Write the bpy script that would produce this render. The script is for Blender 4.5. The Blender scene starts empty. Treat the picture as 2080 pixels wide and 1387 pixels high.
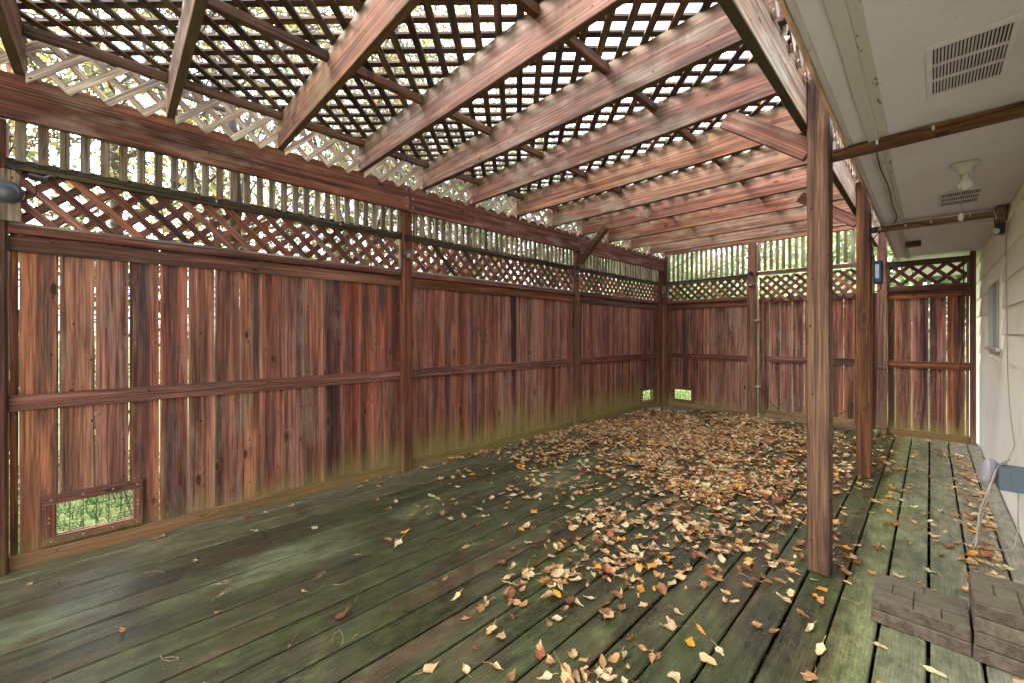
import bpy, bmesh, math, random
from mathutils import Vector, Matrix, noise as mnoise
random.seed(7)
R = random.Random(11)
sc = bpy.context.scene
COL = sc.collection

# ------------------------------------------------------------------ camera
cam = bpy.data.cameras.new('camera')
camo = bpy.data.objects.new('camera', cam); COL.objects.link(camo)
cam.sensor_width = 36.0
cam.lens = 36.0 * 829.73 / 2080
cam.shift_y = -14.0 / 2080
cam.clip_start = 0.02; cam.clip_end = 400
camo.location = (3.16, 0.373, 1.18)
camo.rotation_euler = (math.radians(90), 0, math.radians(45.669))
sc.camera = camo

# ------------------------------------------------------------------ sky, sun, exposure
SUN_EL, SUN_AZ = math.radians(42), math.radians(222)
world = bpy.data.worlds.new('World'); sc.world = world
world.use_nodes = True
wt = world.node_tree; wt.nodes.clear()
sky = wt.nodes.new('ShaderNodeTexSky'); sky.sky_type = 'NISHITA'
sky.sun_disc = False; sky.sun_elevation = SUN_EL; sky.sun_rotation = SUN_AZ
sky.air_density = 1.0; sky.dust_density = 3.0; sky.ozone_density = 1.0
hs = wt.nodes.new('ShaderNodeHueSaturation'); hs.inputs['Saturation'].default_value = 0.30
bgn = wt.nodes.new('ShaderNodeBackground'); bgn.inputs['Strength'].default_value = 0.15
wo = wt.nodes.new('ShaderNodeOutputWorld')
wt.links.new(sky.outputs[0], hs.inputs['Color']); wt.links.new(hs.outputs[0], bgn.inputs['Color'])
wt.links.new(bgn.outputs[0], wo.inputs['Surface'])
sl = bpy.data.lights.new('sun', 'SUN'); sl.energy = 0.8; sl.angle = math.radians(35); sl.color = (1, .97, .93)
so = bpy.data.objects.new('sun', sl); COL.objects.link(so)
# direction the light comes from: azimuth as in the sky texture
dv = Vector((math.sin(SUN_AZ) * math.cos(SUN_EL), math.cos(SUN_AZ) * math.cos(SUN_EL), math.sin(SUN_EL)))
so.rotation_euler = dv.to_track_quat('Z', 'Y').to_euler(); so.location = dv * 30
sc.view_settings.view_transform = 'Standard'; sc.view_settings.look = 'None'
sc.view_settings.gamma = 1; sc.view_settings.use_curve_mapping = False
sc.view_settings.exposure = 3.48
sc.cycles.sample_clamp_indirect = 4.0; sc.cycles.max_bounces = 8; sc.cycles.diffuse_bounces = 5
sc.cycles.use_denoising = True; sc.cycles.denoising_prefilter = 'NONE'

# ------------------------------------------------------------------ helpers: materials
def S(r, g, b):
    return tuple(((c / 255) / 12.92 if c / 255 <= .04045 else ((c / 255 + .055) / 1.055) ** 2.4) for c in (r, g, b)) + (1.0,)

class NB:
    def __init__(s, name):
        s.m = bpy.data.materials.new(name); s.m.use_nodes = True
        s.t = s.m.node_tree; s.t.nodes.clear()
        s.out = s.t.nodes.new('ShaderNodeOutputMaterial')
        s.b = s.t.nodes.new('ShaderNodeBsdfPrincipled')
        s.t.links.new(s.b.outputs[0], s.out.inputs[0])
    def n(s, t): return s.t.nodes.new(t)
    def set(s, sock, v):
        if hasattr(v, 'is_linked') or isinstance(v, bpy.types.NodeSocket): s.t.links.new(v, sock)
        else: sock.default_value = v
    def M(s, op, a, b=None, c=None, clamp=False):
        n = s.n('ShaderNodeMath'); n.operation = op; n.use_clamp = clamp
        for i, v in enumerate((a, b, c)):
            if v is not None: s.set(n.inputs[i], v)
        return n.outputs[0]
    def V(s, op, a, b=None):
        n = s.n('ShaderNodeVectorMath'); n.operation = op
        s.set(n.inputs[0], a)
        if b is not None: s.set(n.inputs[1], b)
        return n.outputs[0]
    def sep(s, v):
        n = s.n('ShaderNodeSeparateXYZ'); s.set(n.inputs[0], v); return n.outputs
    def comb(s, x, y, z):
        n = s.n('ShaderNodeCombineXYZ')
        for i, v in enumerate((x, y, z)): s.set(n.inputs[i], v)
        return n.outputs[0]
    def noise(s, vec, scale=1.0, detail=2.0, rough=.5, dist=0.0, col=False):
        n = s.n('ShaderNodeTexNoise'); s.set(n.inputs['Vector'], vec)
        n.inputs['Scale'].default_value = scale; n.inputs['Detail'].default_value = detail
        n.inputs['Roughness'].default_value = rough; n.inputs['Distortion'].default_value = dist
        return n.outputs['Color' if col else 'Fac']
    def mr(s, v, a, b, c=0.0, d=1.0, smooth=True):
        n = s.n('ShaderNodeMapRange'); n.interpolation_type = 'SMOOTHSTEP' if smooth else 'LINEAR'
        s.set(n.inputs['Value'], v)
        for k, x in (('From Min', a), ('From Max', b), ('To Min', c), ('To Max', d)): s.set(n.inputs[k], x)
        return n.outputs[0]
    def mix(s, f, a, b, mode='MIX'):
        n = s.n('ShaderNodeMix'); n.data_type = 'RGBA'; n.blend_type = mode
        s.set(n.inputs[0], f); s.set(n.inputs[6], a); s.set(n.inputs[7], b); return n.outputs[2]
    def ramp(s, f, stops):
        n = s.n('ShaderNodeValToRGB'); s.set(n.inputs[0], f)
        e = n.color_ramp.elements
        while len(e) < len(stops): e.new(.5)
        for i, (p, c) in enumerate(stops): e[i].position = p; e[i].color = c
        return n.outputs[0]
    def val(s, v, f):       # multiply a colour by a value
        n = s.n('ShaderNodeMix'); n.data_type = 'RGBA'; n.blend_type = 'MULTIPLY'; n.inputs[0].default_value = 1
        s.set(n.inputs[6], v); g = s.n('ShaderNodeCombineColor')
        for i in range(3): s.set(g.inputs[i], f)
        s.t.links.new(g.outputs[0], n.inputs[7]); return n.outputs[2]
    def hsv(s, col, h=.5, sat=1.0, v=1.0):
        n = s.n('ShaderNodeHueSaturation')
        s.set(n.inputs['Hue'], h); s.set(n.inputs['Saturation'], sat); s.set(n.inputs['Value'], v); s.set(n.inputs['Color'], col)
        return n.outputs[0]
    def bump(s, h, strength=.3, dist=.002):
        n = s.n('ShaderNodeBump'); n.inputs['Strength'].default_value = strength; n.inputs['Distance'].default_value = dist
        s.set(n.inputs['Height'], h); s.t.links.new(n.outputs[0], s.b.inputs['Normal'])
    def done(s, col, rough=.7, spec=.3):
        s.set(s.b.inputs['Base Color'], col); s.set(s.b.inputs['Roughness'], rough)
        s.b.inputs['Specular IOR Level'].default_value = spec
        return s.m

def wood(name, A, B, C, G, grey=.35, rough=.75, algae=0.0, drip=0.0, vary=.5, knots=.55, topgrey=0.0, sat=1.0, streak=11.0, spec=.25, heart=0.0, under=0.0):
    s = NB(name)
    tc = s.n('ShaderNodeTexCoord').outputs['Object']
    rnd = s.n('ShaderNodeObjectInfo').outputs['Random']
    r2 = s.M('FRACT', s.M('MULTIPLY', rnd, 7.31)); r3 = s.M('FRACT', s.M('MULTIPLY', rnd, 23.7))
    p = s.V('ADD', tc, s.comb(s.M('MULTIPLY', rnd, 31.0), s.M('MULTIPLY', r2, 17.0), s.M('MULTIPLY', r3, 9.0)))
    def st(ax, ay): return s.V('MULTIPLY', p, (ax, ay, ay))
    # knots
    vo = s.n('ShaderNodeTexVoronoi'); vo.voronoi_dimensions = '2D'; s.set(vo.inputs['Vector'], st(2.6, 6.8)); vo.inputs['Scale'].default_value = 1
    gate = s.M('LESS_THAN', s.sep(vo.outputs['Color'])[0], knots)
    kd = s.M('MULTIPLY', vo.outputs['Distance'], s.mr(s.sep(vo.outputs['Color'])[2], 0, 1, .8, 1.9, False))
    halo = s.M('MULTIPLY', s.mr(kd, .42, .05), gate)
    core = s.M('MULTIPLY', s.mr(kd, .12, .075), gate)
    eye = s.M('MULTIPLY', s.M('MULTIPLY', s.mr(kd, .20, .16), s.mr(kd, .10, .14)), gate)
    warp = s.noise(st(.9, 6), 1, 2, .45)
    yy = s.sep(p)[1]; zz = s.sep(p)[2]
    rc = s.M('ADD', s.M('ADD', s.M('MULTIPLY', warp, .13), s.M('ADD', yy, s.M('MULTIPLY', zz, .6))), s.M('MULTIPLY', halo, .03))
    ring = s.M('MULTIPLY_ADD', s.M('SINE', s.M('MULTIPLY', rc, 6.283 / .0155)), .5, .5)
    fine = s.noise(st(4, 120), 1, 4, .72)
    strk = s.noise(st(.45, streak), 1, 3, .6, .4)
    blot = s.noise(st(2.2, 7), 1, 5, .62)
    col = s.ramp(s.M('ADD', strk, s.M('MULTIPLY', s.M('SUBTRACT', r3, .5), .06)), [(.30, C), (.46, B), (.62, A)])
    crs_ = s.noise(st(1.1, 48), 1, 3, .6)
    col = s.mix(s.M('MULTIPLY', s.mr(ring, .35, 1), .34), col, s.val(col, .42))
    col = s.val(col, s.mr(crs_, .34, .66, .62, 1.34))
    s2 = s.noise(s.V('ADD', st(.7, 30), s.comb(0, s.M('MULTIPLY', halo, 1.5), 0)), 1, 4, .65, .3)
    col = s.mix(s.M('MULTIPLY', s.mr(s2, .56, .64), .6), col, C)
    col = s.mix(s.M('MULTIPLY', s.mr(s2, .42, .34), .35), col, s.val(A, 1.25))
    col = s.mix(s.M('MULTIPLY', s.mr(blot, .48, .68), grey), col, G)
    col = s.mix(s.M('MULTIPLY', s.mr(s.noise(st(1.3, 16), 1, 4, .6), .60, .72), .75), col, C)
    if heart:      # dark heartwood band wandering along the middle of the board
        yl = s.sep(tc)[1]
        cen = s.M('ADD', s.M('MULTIPLY', s.M('SUBTRACT', r3, .5), .05), s.M('MULTIPLY', s.M('SUBTRACT', s.noise(st(1.1, 2), 1, 3, .6), .5), .07))
        hb = s.mr(s.M('ABSOLUTE', s.M('SUBTRACT', yl, cen)), s.mr(r2, 0, 1, .025, .052, False), .006)
        hb = s.M('MULTIPLY', hb, s.mr(s.noise(st(1.6, 22), 1, 4, .62), .34, .58))
        hb = s.M('MULTIPLY', hb, s.M('MULTIPLY', s.mr(rnd, .15, .6), heart))
        col = s.mix(hb, col, s.mix(fine, C, S(92, 74, 72)))
        col = s.mix(s.M('MULTIPLY', s.mr(s.M('ABSOLUTE', yl), .048, .066), .35), col, S(168, 120, 108))
    col = s.val(col, s.mr(fine, .36, .64, .66, 1.3))
    crack = s.mr(s.noise(st(1.0, 85), 1, 2, .5), .655, .675)
    col = s.mix(s.M('MULTIPLY', crack, .7), col, (.02, .014, .012, 1))
    col = s.val(col, s.mr(r2, 0, 1, 1 - vary * .5, 1 + vary * .55, False))
    col = s.hsv(col, s.mr(r3, 0, 1, .494, .510, False), s.M('MULTIPLY', s.mr(rnd, 0, 1, .86, 1.12, False), sat))
    col = s.mix(s.M('MULTIPLY', halo, .35), col, s.val(col, .5))
    col = s.mix(s.M('MULTIPLY', eye, .22), col, A)
    col = s.mix(s.M('MULTIPLY', core, s.mr(r3, 0, 1, .45, .85, False)), col, (.022, .014, .011, 1))
    dots = s.n('ShaderNodeTexVoronoi'); dots.voronoi_dimensions = '2D'; s.set(dots.inputs['Vector'], st(9, 14)); dots.inputs['Scale'].default_value = 1
    dg = s.M('MULTIPLY', s.mr(dots.outputs['Distance'], .075, .045), s.M('LESS_THAN', s.sep(dots.outputs['Color'])[1], .16))
    col = s.mix(s.M('MULTIPLY', dg, .85), col, (.012, .009, .009, 1))
    pos = s.n('ShaderNodeNewGeometry').outputs['Position']
    px, py, pz = s.sep(pos)[0], s.sep(pos)[1], s.sep(pos)[2]
    if algae:
        h = s.M('MULTIPLY', s.M('MULTIPLY_ADD', s.noise(s.V('ADD', s.V('MULTIPLY', pos, (26, 26, .6)), s.comb(s.M('MULTIPLY', rnd, 9), 0, 0)), 1, 4, .65), 1.1, -.14), s.mr(r2, 0, 1, .7, 1.25, False))
        grow = s.M('MULTIPLY', s.mr(py, .6, 3.4, .5, 1.25), s.mr(px, .02, .3, 1, .5))
        a = s.M('MULTIPLY', s.mr(pz, s.M('MULTIPLY', h, grow), s.M('MULTIPLY', h, .12)), s.M('MULTIPLY', grow, algae), clamp=True)
        g = s.mix(s.noise(st(6, 40), 1, 3), S(112, 112, 56), S(160, 160, 88))
        col = s.mix(a, col, s.mix(.35, g, s.val(col, 1.2)))
    if drip:
        lx, ly = s.sep(tc)[0], s.sep(tc)[1]
        dn = s.noise(s.comb(s.M('MULTIPLY_ADD', lx, 15, s.M('MULTIPLY', rnd, 50)), s.M('MULTIPLY', ly, 1.5), 0), 1, 3, .7)
        db = s.noise(s.comb(s.M('MULTIPLY_ADD', lx, 2.2, s.M('MULTIPLY', r2, 50)), 0, 0), 1, 2, .6)
        ln = s.M('MULTIPLY_ADD', s.M('MULTIPLY', s.mr(dn, .32, .72), s.mr(db, .3, .7, .3, 1.2)), .19, .02)
        dist = s.M('SUBTRACT', .108, ly)
        k = s.M('MULTIPLY', s.mr(dist, s.M('ADD', ln, .03), s.M('MULTIPLY', ln, -.1)), drip, clamp=True)
        dc = s.mix(s.noise(st(1.2, 3), 1, 3), S(48, 46, 42), S(104, 90, 54))
        col = s.mix(s.M('MULTIPLY', k, .78), col, dc)  # drip stains, deepened at the top to offset light through the lattice
        grn = s.M('MULTIPLY', s.mr(s.noise(st(1.7, 3), 1, 4, .6), .55, .72), .55)
        col = s.mix(s.M('MULTIPLY', grn, drip), col, S(122, 102, 58))
    if topgrey:     # weathered upward faces
        nz = s.sep(s.n('ShaderNodeNewGeometry').outputs['Normal'])[2]
        col = s.mix(s.M('MULTIPLY', s.mr(nz, .4, .8), topgrey), col, S(120, 116, 92))
    if under:       # darker tone on faces that look down, mossy on the house beam
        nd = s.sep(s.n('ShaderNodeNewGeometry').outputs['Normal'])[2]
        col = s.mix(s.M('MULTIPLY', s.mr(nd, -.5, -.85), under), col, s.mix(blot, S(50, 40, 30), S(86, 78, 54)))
    s.bump(s.M('ADD', s.M('MULTIPLY', ring, .5), s.M('MULTIPLY', fine, .9)), .35, .0012)
    return s.done(col, s.M('MULTIPLY_ADD', fine, .2, rough - .1), spec)

M = {}
M['board'] = wood('stained_board', S(168, 102, 76), S(130, 74, 56), S(56, 41, 36), S(148, 128, 114), .42, .72, algae=1.0, vary=.16, heart=.95, sat=.97, knots=.3)
M['rail'] = wood('stained_rail', S(140, 83, 66), S(112, 64, 50), S(66, 44, 37), S(132, 104, 90), .3, .65, vary=.16, algae=.75, topgrey=.25, sat=.96, knots=.25)
M['post'] = wood('stained_post', S(138, 86, 65), S(110, 66, 49), S(72, 47, 37), S(136, 108, 92), .3, .62, vary=.12, algae=.4, sat=.93, knots=.25)
M['porch'] = wood('porch_post_wood', S(118, 80, 49), S(94, 60, 36), S(60, 39, 26), S(104, 78, 58), .2, .6, vary=.06, knots=.3, streak=14, under=.6, sat=.95)
M['beam'] = wood('beam_wood', S(136, 80, 65), S(104, 58, 47), S(68, 45, 39), S(164, 132, 120), .55, .7, vary=.15, drip=.3, under=.7, sat=.96, knots=.2)
M['rafter'] = wood('rafter_wood', S(162, 109, 86), S(132, 83, 63), S(84, 58, 46), S(154, 138, 120), .65, .72, vary=.2, drip=1.0, sat=.93, under=.8, knots=.25)
M['house_beam'] = wood('weathered_beam_wood', S(190, 166, 144), S(172, 142, 120), S(134, 98, 80), S(184, 174, 156), .6, .72, vary=.15, drip=.3, under=1.0)
M['pale'] = wood('weathered_pale_wood', S(214, 188, 160), S(188, 156, 130), S(130, 104, 90), S(196, 186, 168), .5, .72, vary=.2)
M['grey'] = wood('weathered_grey_wood', S(158, 144, 124), S(130, 114, 98), S(86, 76, 66), S(150, 146, 130), .5, .8, vary=.3)
M['mossrail'] = wood('mossy_rail_wood', S(112, 98, 74), S(82, 72, 54), S(48, 42, 34), S(116, 112, 90), .5, .8, vary=.3, topgrey=.5)
M['fence_lattice'] = wood('lattice_red_wood', S(152, 94, 76), S(118, 70, 57), S(64, 44, 38), S(130, 98, 84), .2, .7, vary=.4, knots=.05, sat=.9)
M['roof_lattice'] = wood('lattice_dark_wood', S(112, 90, 72), S(82, 66, 54), S(48, 41, 35), S(106, 96, 84), .3, .7, vary=.4, knots=.05)
M['infill'] = wood('lattice_pale_wood', S(232, 208, 184), S(214, 188, 164), S(184, 156, 134), S(222, 212, 198), .4, .7, vary=.2, knots=.08, sat=.85)
M['bar'] = wood('brown_bar_wood', S(132, 94, 66), S(102, 70, 50), S(66, 46, 36), S(126, 104, 82), .25, .7, vary=.3)

def plain(name, c, rough=.5, metal=0.0, spec=.4, var=.12, scale=40, bump=0.0):
    s = NB(name)
    tc = s.n('ShaderNodeTexCoord').outputs['Object']
    nz = s.noise(tc, scale, 4, .6)
    col = s.val(c, s.M('MULTIPLY_ADD', nz, var * 2, 1 - var))
    s.b.inputs['Metallic'].default_value = metal
    if bump: s.bump(nz, bump, .002)
    return s.done(col, s.M('MULTIPLY_ADD', nz, .2, rough - .1), spec)
M['black'] = plain('black_plastic', S(34, 34, 38), .4, var=.2)
M['darkmetal'] = plain('dark_cast_metal', S(92, 96, 104), .4, .5, var=.3)
M['steel'] = plain('galvanised_steel', S(170, 170, 168), .35, .9, var=.2)
M['wire'] = plain('wire_mesh_metal', S(38, 42, 38), .5, .6)
M['brass'] = plain('brass_screw', S(196, 150, 96), .35, .8)
M['whitepl'] = plain('white_plastic', S(214, 212, 206), .4, var=.08)
M['bluebox'] = plain('navy_blue_plastic', S(34, 40, 66), .35, var=.2)
M['label'] = plain('silver_blue_label', S(150, 160, 184), .4, var=.15, scale=160)
M['greyblue'] = plain('blue_grey_metal_box', S(84, 98, 108), .45, var=.1)
M['cord'] = plain('white_cord', S(150, 145, 136), .5, var=.2)
M['frame'] = plain('white_vinyl_frame', S(188, 187, 182), .4, var=.06)
M['amber'] = plain('amber_lamp_lens', S(150, 122, 62), .15, var=.3, spec=.8)
M['ceramic'] = plain('white_ceramic', S(196, 194, 180), .3, var=.06)
M['tie'] = plain('brown_cable', S(58, 38, 34), .5)

def glassy():
    s = NB('window_glass')
    s.b.inputs['Metallic'].default_value = 0
    return s.done(S(60, 66, 66), .06, .8)
M['glass'] = glassy()
def bulbglass():
    s = NB('frosted_bulb_glass'); s.b.inputs['Transmission Weight'].default_value = .35
    return s.done(S(226, 224, 212), .25, .5)
M['bulb'] = bulbglass()
def milky():
    s = NB('smoky_translucent_plastic'); s.b.inputs['Transmission Weight'].default_value = .45
    return s.done(S(176, 172, 182), .3, .5)
M['milky'] = milky()

def paint(name, c, dirt, rough=.7):
    s = NB(name)
    pos = s.n('ShaderNodeNewGeometry').outputs['Position']
    a = s.noise(pos, 3, 5, .6); b = s.noise(s.V('MULTIPLY', pos, (6, 6, 1.2)), 2.5, 5, .65); f = s.noise(pos, 90, 3, .6)
    col = s.mix(s.M('MULTIPLY', s.mr(a, .5, .75), .5), c, dirt)
    col = s.mix(s.M('MULTIPLY', s.mr(b, .55, .75), .45), col, dirt)
    col = s.val(col, s.M('MULTIPLY_ADD', f, .16, .92))
    fl = s.mr(s.noise(pos, 42, 2, .7), .71, .74)
    col = s.mix(s.M('MULTIPLY', fl, .55), col, S(78, 70, 58))
    s.bump(s.M('ADD', f, s.M('MULTIPLY', fl, -.6)), .25, .002)
    return s.done(col, rough, .25)
M['siding'] = paint('cream_siding_paint', S(236, 231, 212), S(206, 199, 172))
M['foundation'] = paint('pale_wall_paint', S(234, 232, 222), S(210, 206, 192))
M['soffit'] = paint('soffit_paint', S(212, 208, 214), S(194, 188, 190))
M['batten'] = paint('batten_paint', S(188, 184, 180), S(140, 130, 116))
M['roofing'] = plain('asphalt_shingle', S(70, 66, 62), .9, var=.3)

def cracked():
    s = NB('peeling_paint_strip')
    pos = s.n('ShaderNodeNewGeometry').outputs['Position']
    n1 = s.noise(s.V('MULTIPLY', pos, (30, 9, 5)), 1.6, 5, .7, .8)
    k = s.mr(n1, .60, .63)
    col = s.mix(s.M('MULTIPLY', k, .8), s.val(S(186, 184, 174), s.M('MULTIPLY_ADD', s.noise(pos, 30, 4), .2, .9)), S(62, 58, 52))
    return s.done(col, .75, .2)
M['peel'] = cracked()

def deckmat():
    s = NB('mossy_wet_deck_wood')
    tc = s.n('ShaderNodeTexCoord').outputs['Object']
    rnd = s.n('ShaderNodeObjectInfo').outputs['Random']
    r2 = s.M('FRACT', s.M('MULTIPLY', rnd, 7.31)); r3 = s.M('FRACT', s.M('MULTIPLY', rnd, 23.7))
    pos = s.n('ShaderNodeNewGeometry').outputs['Position']
    X, Y, Z = s.sep(pos)
    p = s.V('ADD', tc, s.comb(s.M('MULTIPLY', rnd, 31.0), s.M('MULTIPLY', r2, 17.0), 0))
    def st(ax, ay): return s.V('MULTIPLY', p, (ax, ay, ay))
    warp = s.noise(st(.8, 5), 1, 2, .5)
    ring = s.M('MULTIPLY_ADD', s.M('SINE', s.M('MULTIPLY', s.M('MULTIPLY_ADD', warp, .1, s.sep(p)[1]), 6.283 / .012)), .5, .5)
    fine = s.noise(st(10, 300), 1, 2, .6)
    strk = s.noise(st(.9, 18), 1, 4, .65)
    blot = s.noise(s.V('MULTIPLY', pos, (2.6, 1.5, 1)), 1, 5, .62)
    blo2 = s.noise(s.V('MULTIPLY', pos, (3.1, 2.1, 1)), 1.7, 5, .66, .5)
    spk = s.noise(pos, 60, 3, .7)
    # base: dark brown to olive
    col = s.ramp(strk, [(.30, S(44, 42, 28)), (.5, S(62, 61, 38)), (.68, S(86, 79, 49))])
    col = s.mix(s.mr(blot, .40, .60), col, s.mix(strk, S(46, 52, 29), S(82, 92, 48)))
    brown = s.M('MULTIPLY', s.mr(s.noise(st(1.1, 6), 1, 4, .6), .5, .66), .7)
    col = s.mix(brown, col, s.mix(fine, S(70, 52, 34), S(98, 76, 46)))
    # bright green algae patches
    col = s.mix(s.M('MULTIPLY', s.mr(blo2, .57, .72), .6), col, s.mix(spk, S(78, 90, 42), S(118, 130, 74)))
    # dry pale strip beside the fence and the sheltered strip beside the house
    pale = s.mix(strk, S(84, 82, 58), S(130, 126, 96))
    pf = s.mr(s.M('ADD', X, s.M('MULTIPLY', s.noise(pos, 2.2, 4), .5)), .72, .22)
    col = s.mix(s.M('MULTIPLY', pf, .9), col, s.val(pale, 1.15))
    pm = s.M('MULTIPLY', s.mr(s.M('ABSOLUTE', s.M('SUBTRACT', X, s.M('MULTIPLY_ADD', Y, .12, .62))), .32, .05), s.mr(s.noise(s.V('MULTIPLY', pos, (2, 1.2, 1)), 1.3, 4), .42, .62))
    col = s.mix(s.M('MULTIPLY', pm, .85), col, s.mix(spk, S(94, 104, 68), S(132, 138, 104)))
    edge = s.M('ADD', X, s.M('MULTIPLY', s.M('SUBTRACT', s.noise(s.V('MULTIPLY', pos, (9, 3, 1)), 1.2, 5, .75), .5), .34))
    hs_ = s.mr(edge, 2.86, 2.98)
    hp = s.mix(s.mr(s.noise(pos, 3, 4), .35, .65), S(94, 102, 76), S(124, 128, 100))
    hp = s.mix(s.M('MULTIPLY', s.mr(edge, 3.12, 2.9), s.mr(spk, .35, .6)), hp, S(130, 138, 78))
    hp = s.mix(s.mr(X, 3.15, 3.45), hp, S(140, 138, 122))  # greyer boards by the wall, lightened to offset the corner shade
    col = s.mix(hs_, col, hp)
    mott = s.noise(s.V('MULTIPLY', pos, (22, 9, 1)), 1, 5, .7)
    col = s.val(col, s.mr(mott, .32, .68, .5, 1.55, False))
    col = s.val(col, s.M('MULTIPLY_ADD', fine, .6, .7))
    col = s.mix(s.M('MULTIPLY', s.mr(ring, .4, 1), .3), col, s.val(col, .5))
    col = s.val(col, s.mr(r2, 0, 1, .82, 1.15, False))
    fleck = s.mr(s.noise(pos, 70, 3, .7), .68, .71)
    col = s.mix(s.M('MULTIPLY', fleck, .6), col, S(176, 180, 160))
    wet = s.M('MULTIPLY', s.mr(s.M('ABSOLUTE', s.M('SUBTRACT', X, 2.2)), 1.3, .5), s.mr(s.noise(s.V('MULTIPLY', pos, (3, 1.4, 1)), 1.4, 5, .65), .42, .62))
    col = s.val(col, s.mr(wet, 0, 1, 1.0, .72, False))
    s.bump(s.M('ADD', s.M('MULTIPLY', ring, .5), s.M('ADD', fine, s.M('MULTIPLY', spk, .9))), .7, .002)
    pud = s.M('MULTIPLY', wet, s.mr(s.noise(s.V('MULTIPLY', pos, (5, 2.5, 1)), 1, 4, .7), .56, .62))
    return s.done(col, s.M('SUBTRACT', s.mr(wet, 0, 1, .52, .24, False), s.M('MULTIPLY', pud, .17)), .65)
M['deck'] = deckmat()

def pavermat():
    s = NB('concrete_paver')
    tc = s.n('ShaderNodeTexCoord').outputs['Object']; rnd = s.n('ShaderNodeObjectInfo').outputs['Random']
    pos = s.n('ShaderNodeNewGeometry').outputs['Position']
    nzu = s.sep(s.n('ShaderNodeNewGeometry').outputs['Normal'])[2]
    a = s.noise(pos, 30, 5, .65); f = s.noise(pos, 130, 3, .75)
    col = s.mix(s.mr(a, .35, .65), S(74, 62, 54), S(98, 88, 76))
    col = s.mix(s.M('MULTIPLY', s.mr(s.noise(pos, 5, 4), .5, .65), .5), col, S(104, 108, 78))
    col = s.val(col, s.M('MULTIPLY_ADD', f, .7, .62)); col = s.val(col, s.mr(rnd, 0, 1, .85, 1.12, False))
    col = s.mix(s.M('MULTIPLY', s.mr(nzu, .5, .9), .5), col, s.val(S(118, 112, 96), s.M('MULTIPLY_ADD', f, .7, .62)))  # tops painted lighter, light from above put into the colour
    s.bump(f, .5, .002)
    return s.done(col, .9, .2)
M['paver'] = pavermat()

def leafmat():
    s = NB('dry_fallen_leaf')
    at = s.n('ShaderNodeAttribute'); at.attribute_name = 'tint'; at.attribute_type = 'GEOMETRY'
    tc = s.n('ShaderNodeTexCoord').outputs['Object']; pos = s.n('ShaderNodeNewGeometry').outputs['Position']
    nz = s.noise(pos, 55, 3, .6)
    col = s.val(at.outputs['Color'], s.M('MULTIPLY_ADD', nz, .6, .7))
    col = s.mix(s.M('MULTIPLY', s.mr(s.noise(pos, 120, 2), .62, .7), .45), col, S(112, 70, 44))
    tr = s.n('ShaderNodeBsdfTranslucent'); s.set(tr.inputs[0], col)
    mx = s.n('ShaderNodeMixShader'); mx.inputs[0].default_value = .06
    s.done(col, .6, .25)
    s.t.links.new(s.b.outputs[0], mx.inputs[1]); s.t.links.new(tr.outputs[0], mx.inputs[2]); s.t.links.new(mx.outputs[0], s.out.inputs[0])
    return s.m
M['leaf'] = leafmat()

def foliage(name, stops):
    s = NB(name)
    pos = s.n('ShaderNodeNewGeometry').outputs['Position']
    rp = s.n('ShaderNodeNewGeometry').outputs['Random Per Island']
    col = s.ramp(rp, stops)
    tr = s.n('ShaderNodeBsdfTranslucent'); s.set(tr.inputs[0], col)
    mx = s.n('ShaderNodeMixShader'); mx.inputs[0].default_value = .5
    s.done(col, .6, .2)
    s.t.links.new(s.b.outputs[0], mx.inputs[1]); s.t.links.new(tr.outputs[0], mx.inputs[2]); s.t.links.new(mx.outputs[0], s.out.inputs[0])
    return s.m
M['autumn'] = foliage('autumn_foliage', [(0, S(112, 122, 80)), (.4, S(158, 160, 104)), (.75, S(202, 186, 112)), (1, S(176, 138, 94))])
M['green'] = foliage('green_foliage', [(0, S(88, 112, 70)), (.5, S(124, 146, 90)), (1, S(172, 178, 112))])
M['palegreen'] = foliage('pale_green_foliage', [(0, S(128, 152, 112)), (.5, S(164, 182, 138)), (1, S(198, 204, 156))])
M['bark'] = plain('grey_bark', S(96, 88, 80), .9, var=.35, scale=12, bump=.5)
M['grassb'] = foliage('grass_blades', [(0, S(52, 76, 42)), (.6, S(70, 92, 50)), (1, S(104, 104, 70))])
def lawnmat():
    s = NB('lawn_grass')
    pos = s.n('ShaderNodeNewGeometry').outputs['Position']
    a = s.noise(pos, 1.4, 5, .6); f = s.noise(pos, 40, 4, .7)
    col = s.mix(s.mr(f, .35, .65), S(56, 78, 38), S(104, 118, 66))
    col = s.mix(s.M('MULTIPLY', s.mr(a, .48, .62), .6), col, S(130, 116, 78))
    s.bump(f, .6, .02)
    return s.done(col, .9, .1)
M['lawn'] = lawnmat()
M['soil'] = plain('soil_and_dark_backing', S(52, 44, 34), .95, var=.3, scale=9)

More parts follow.
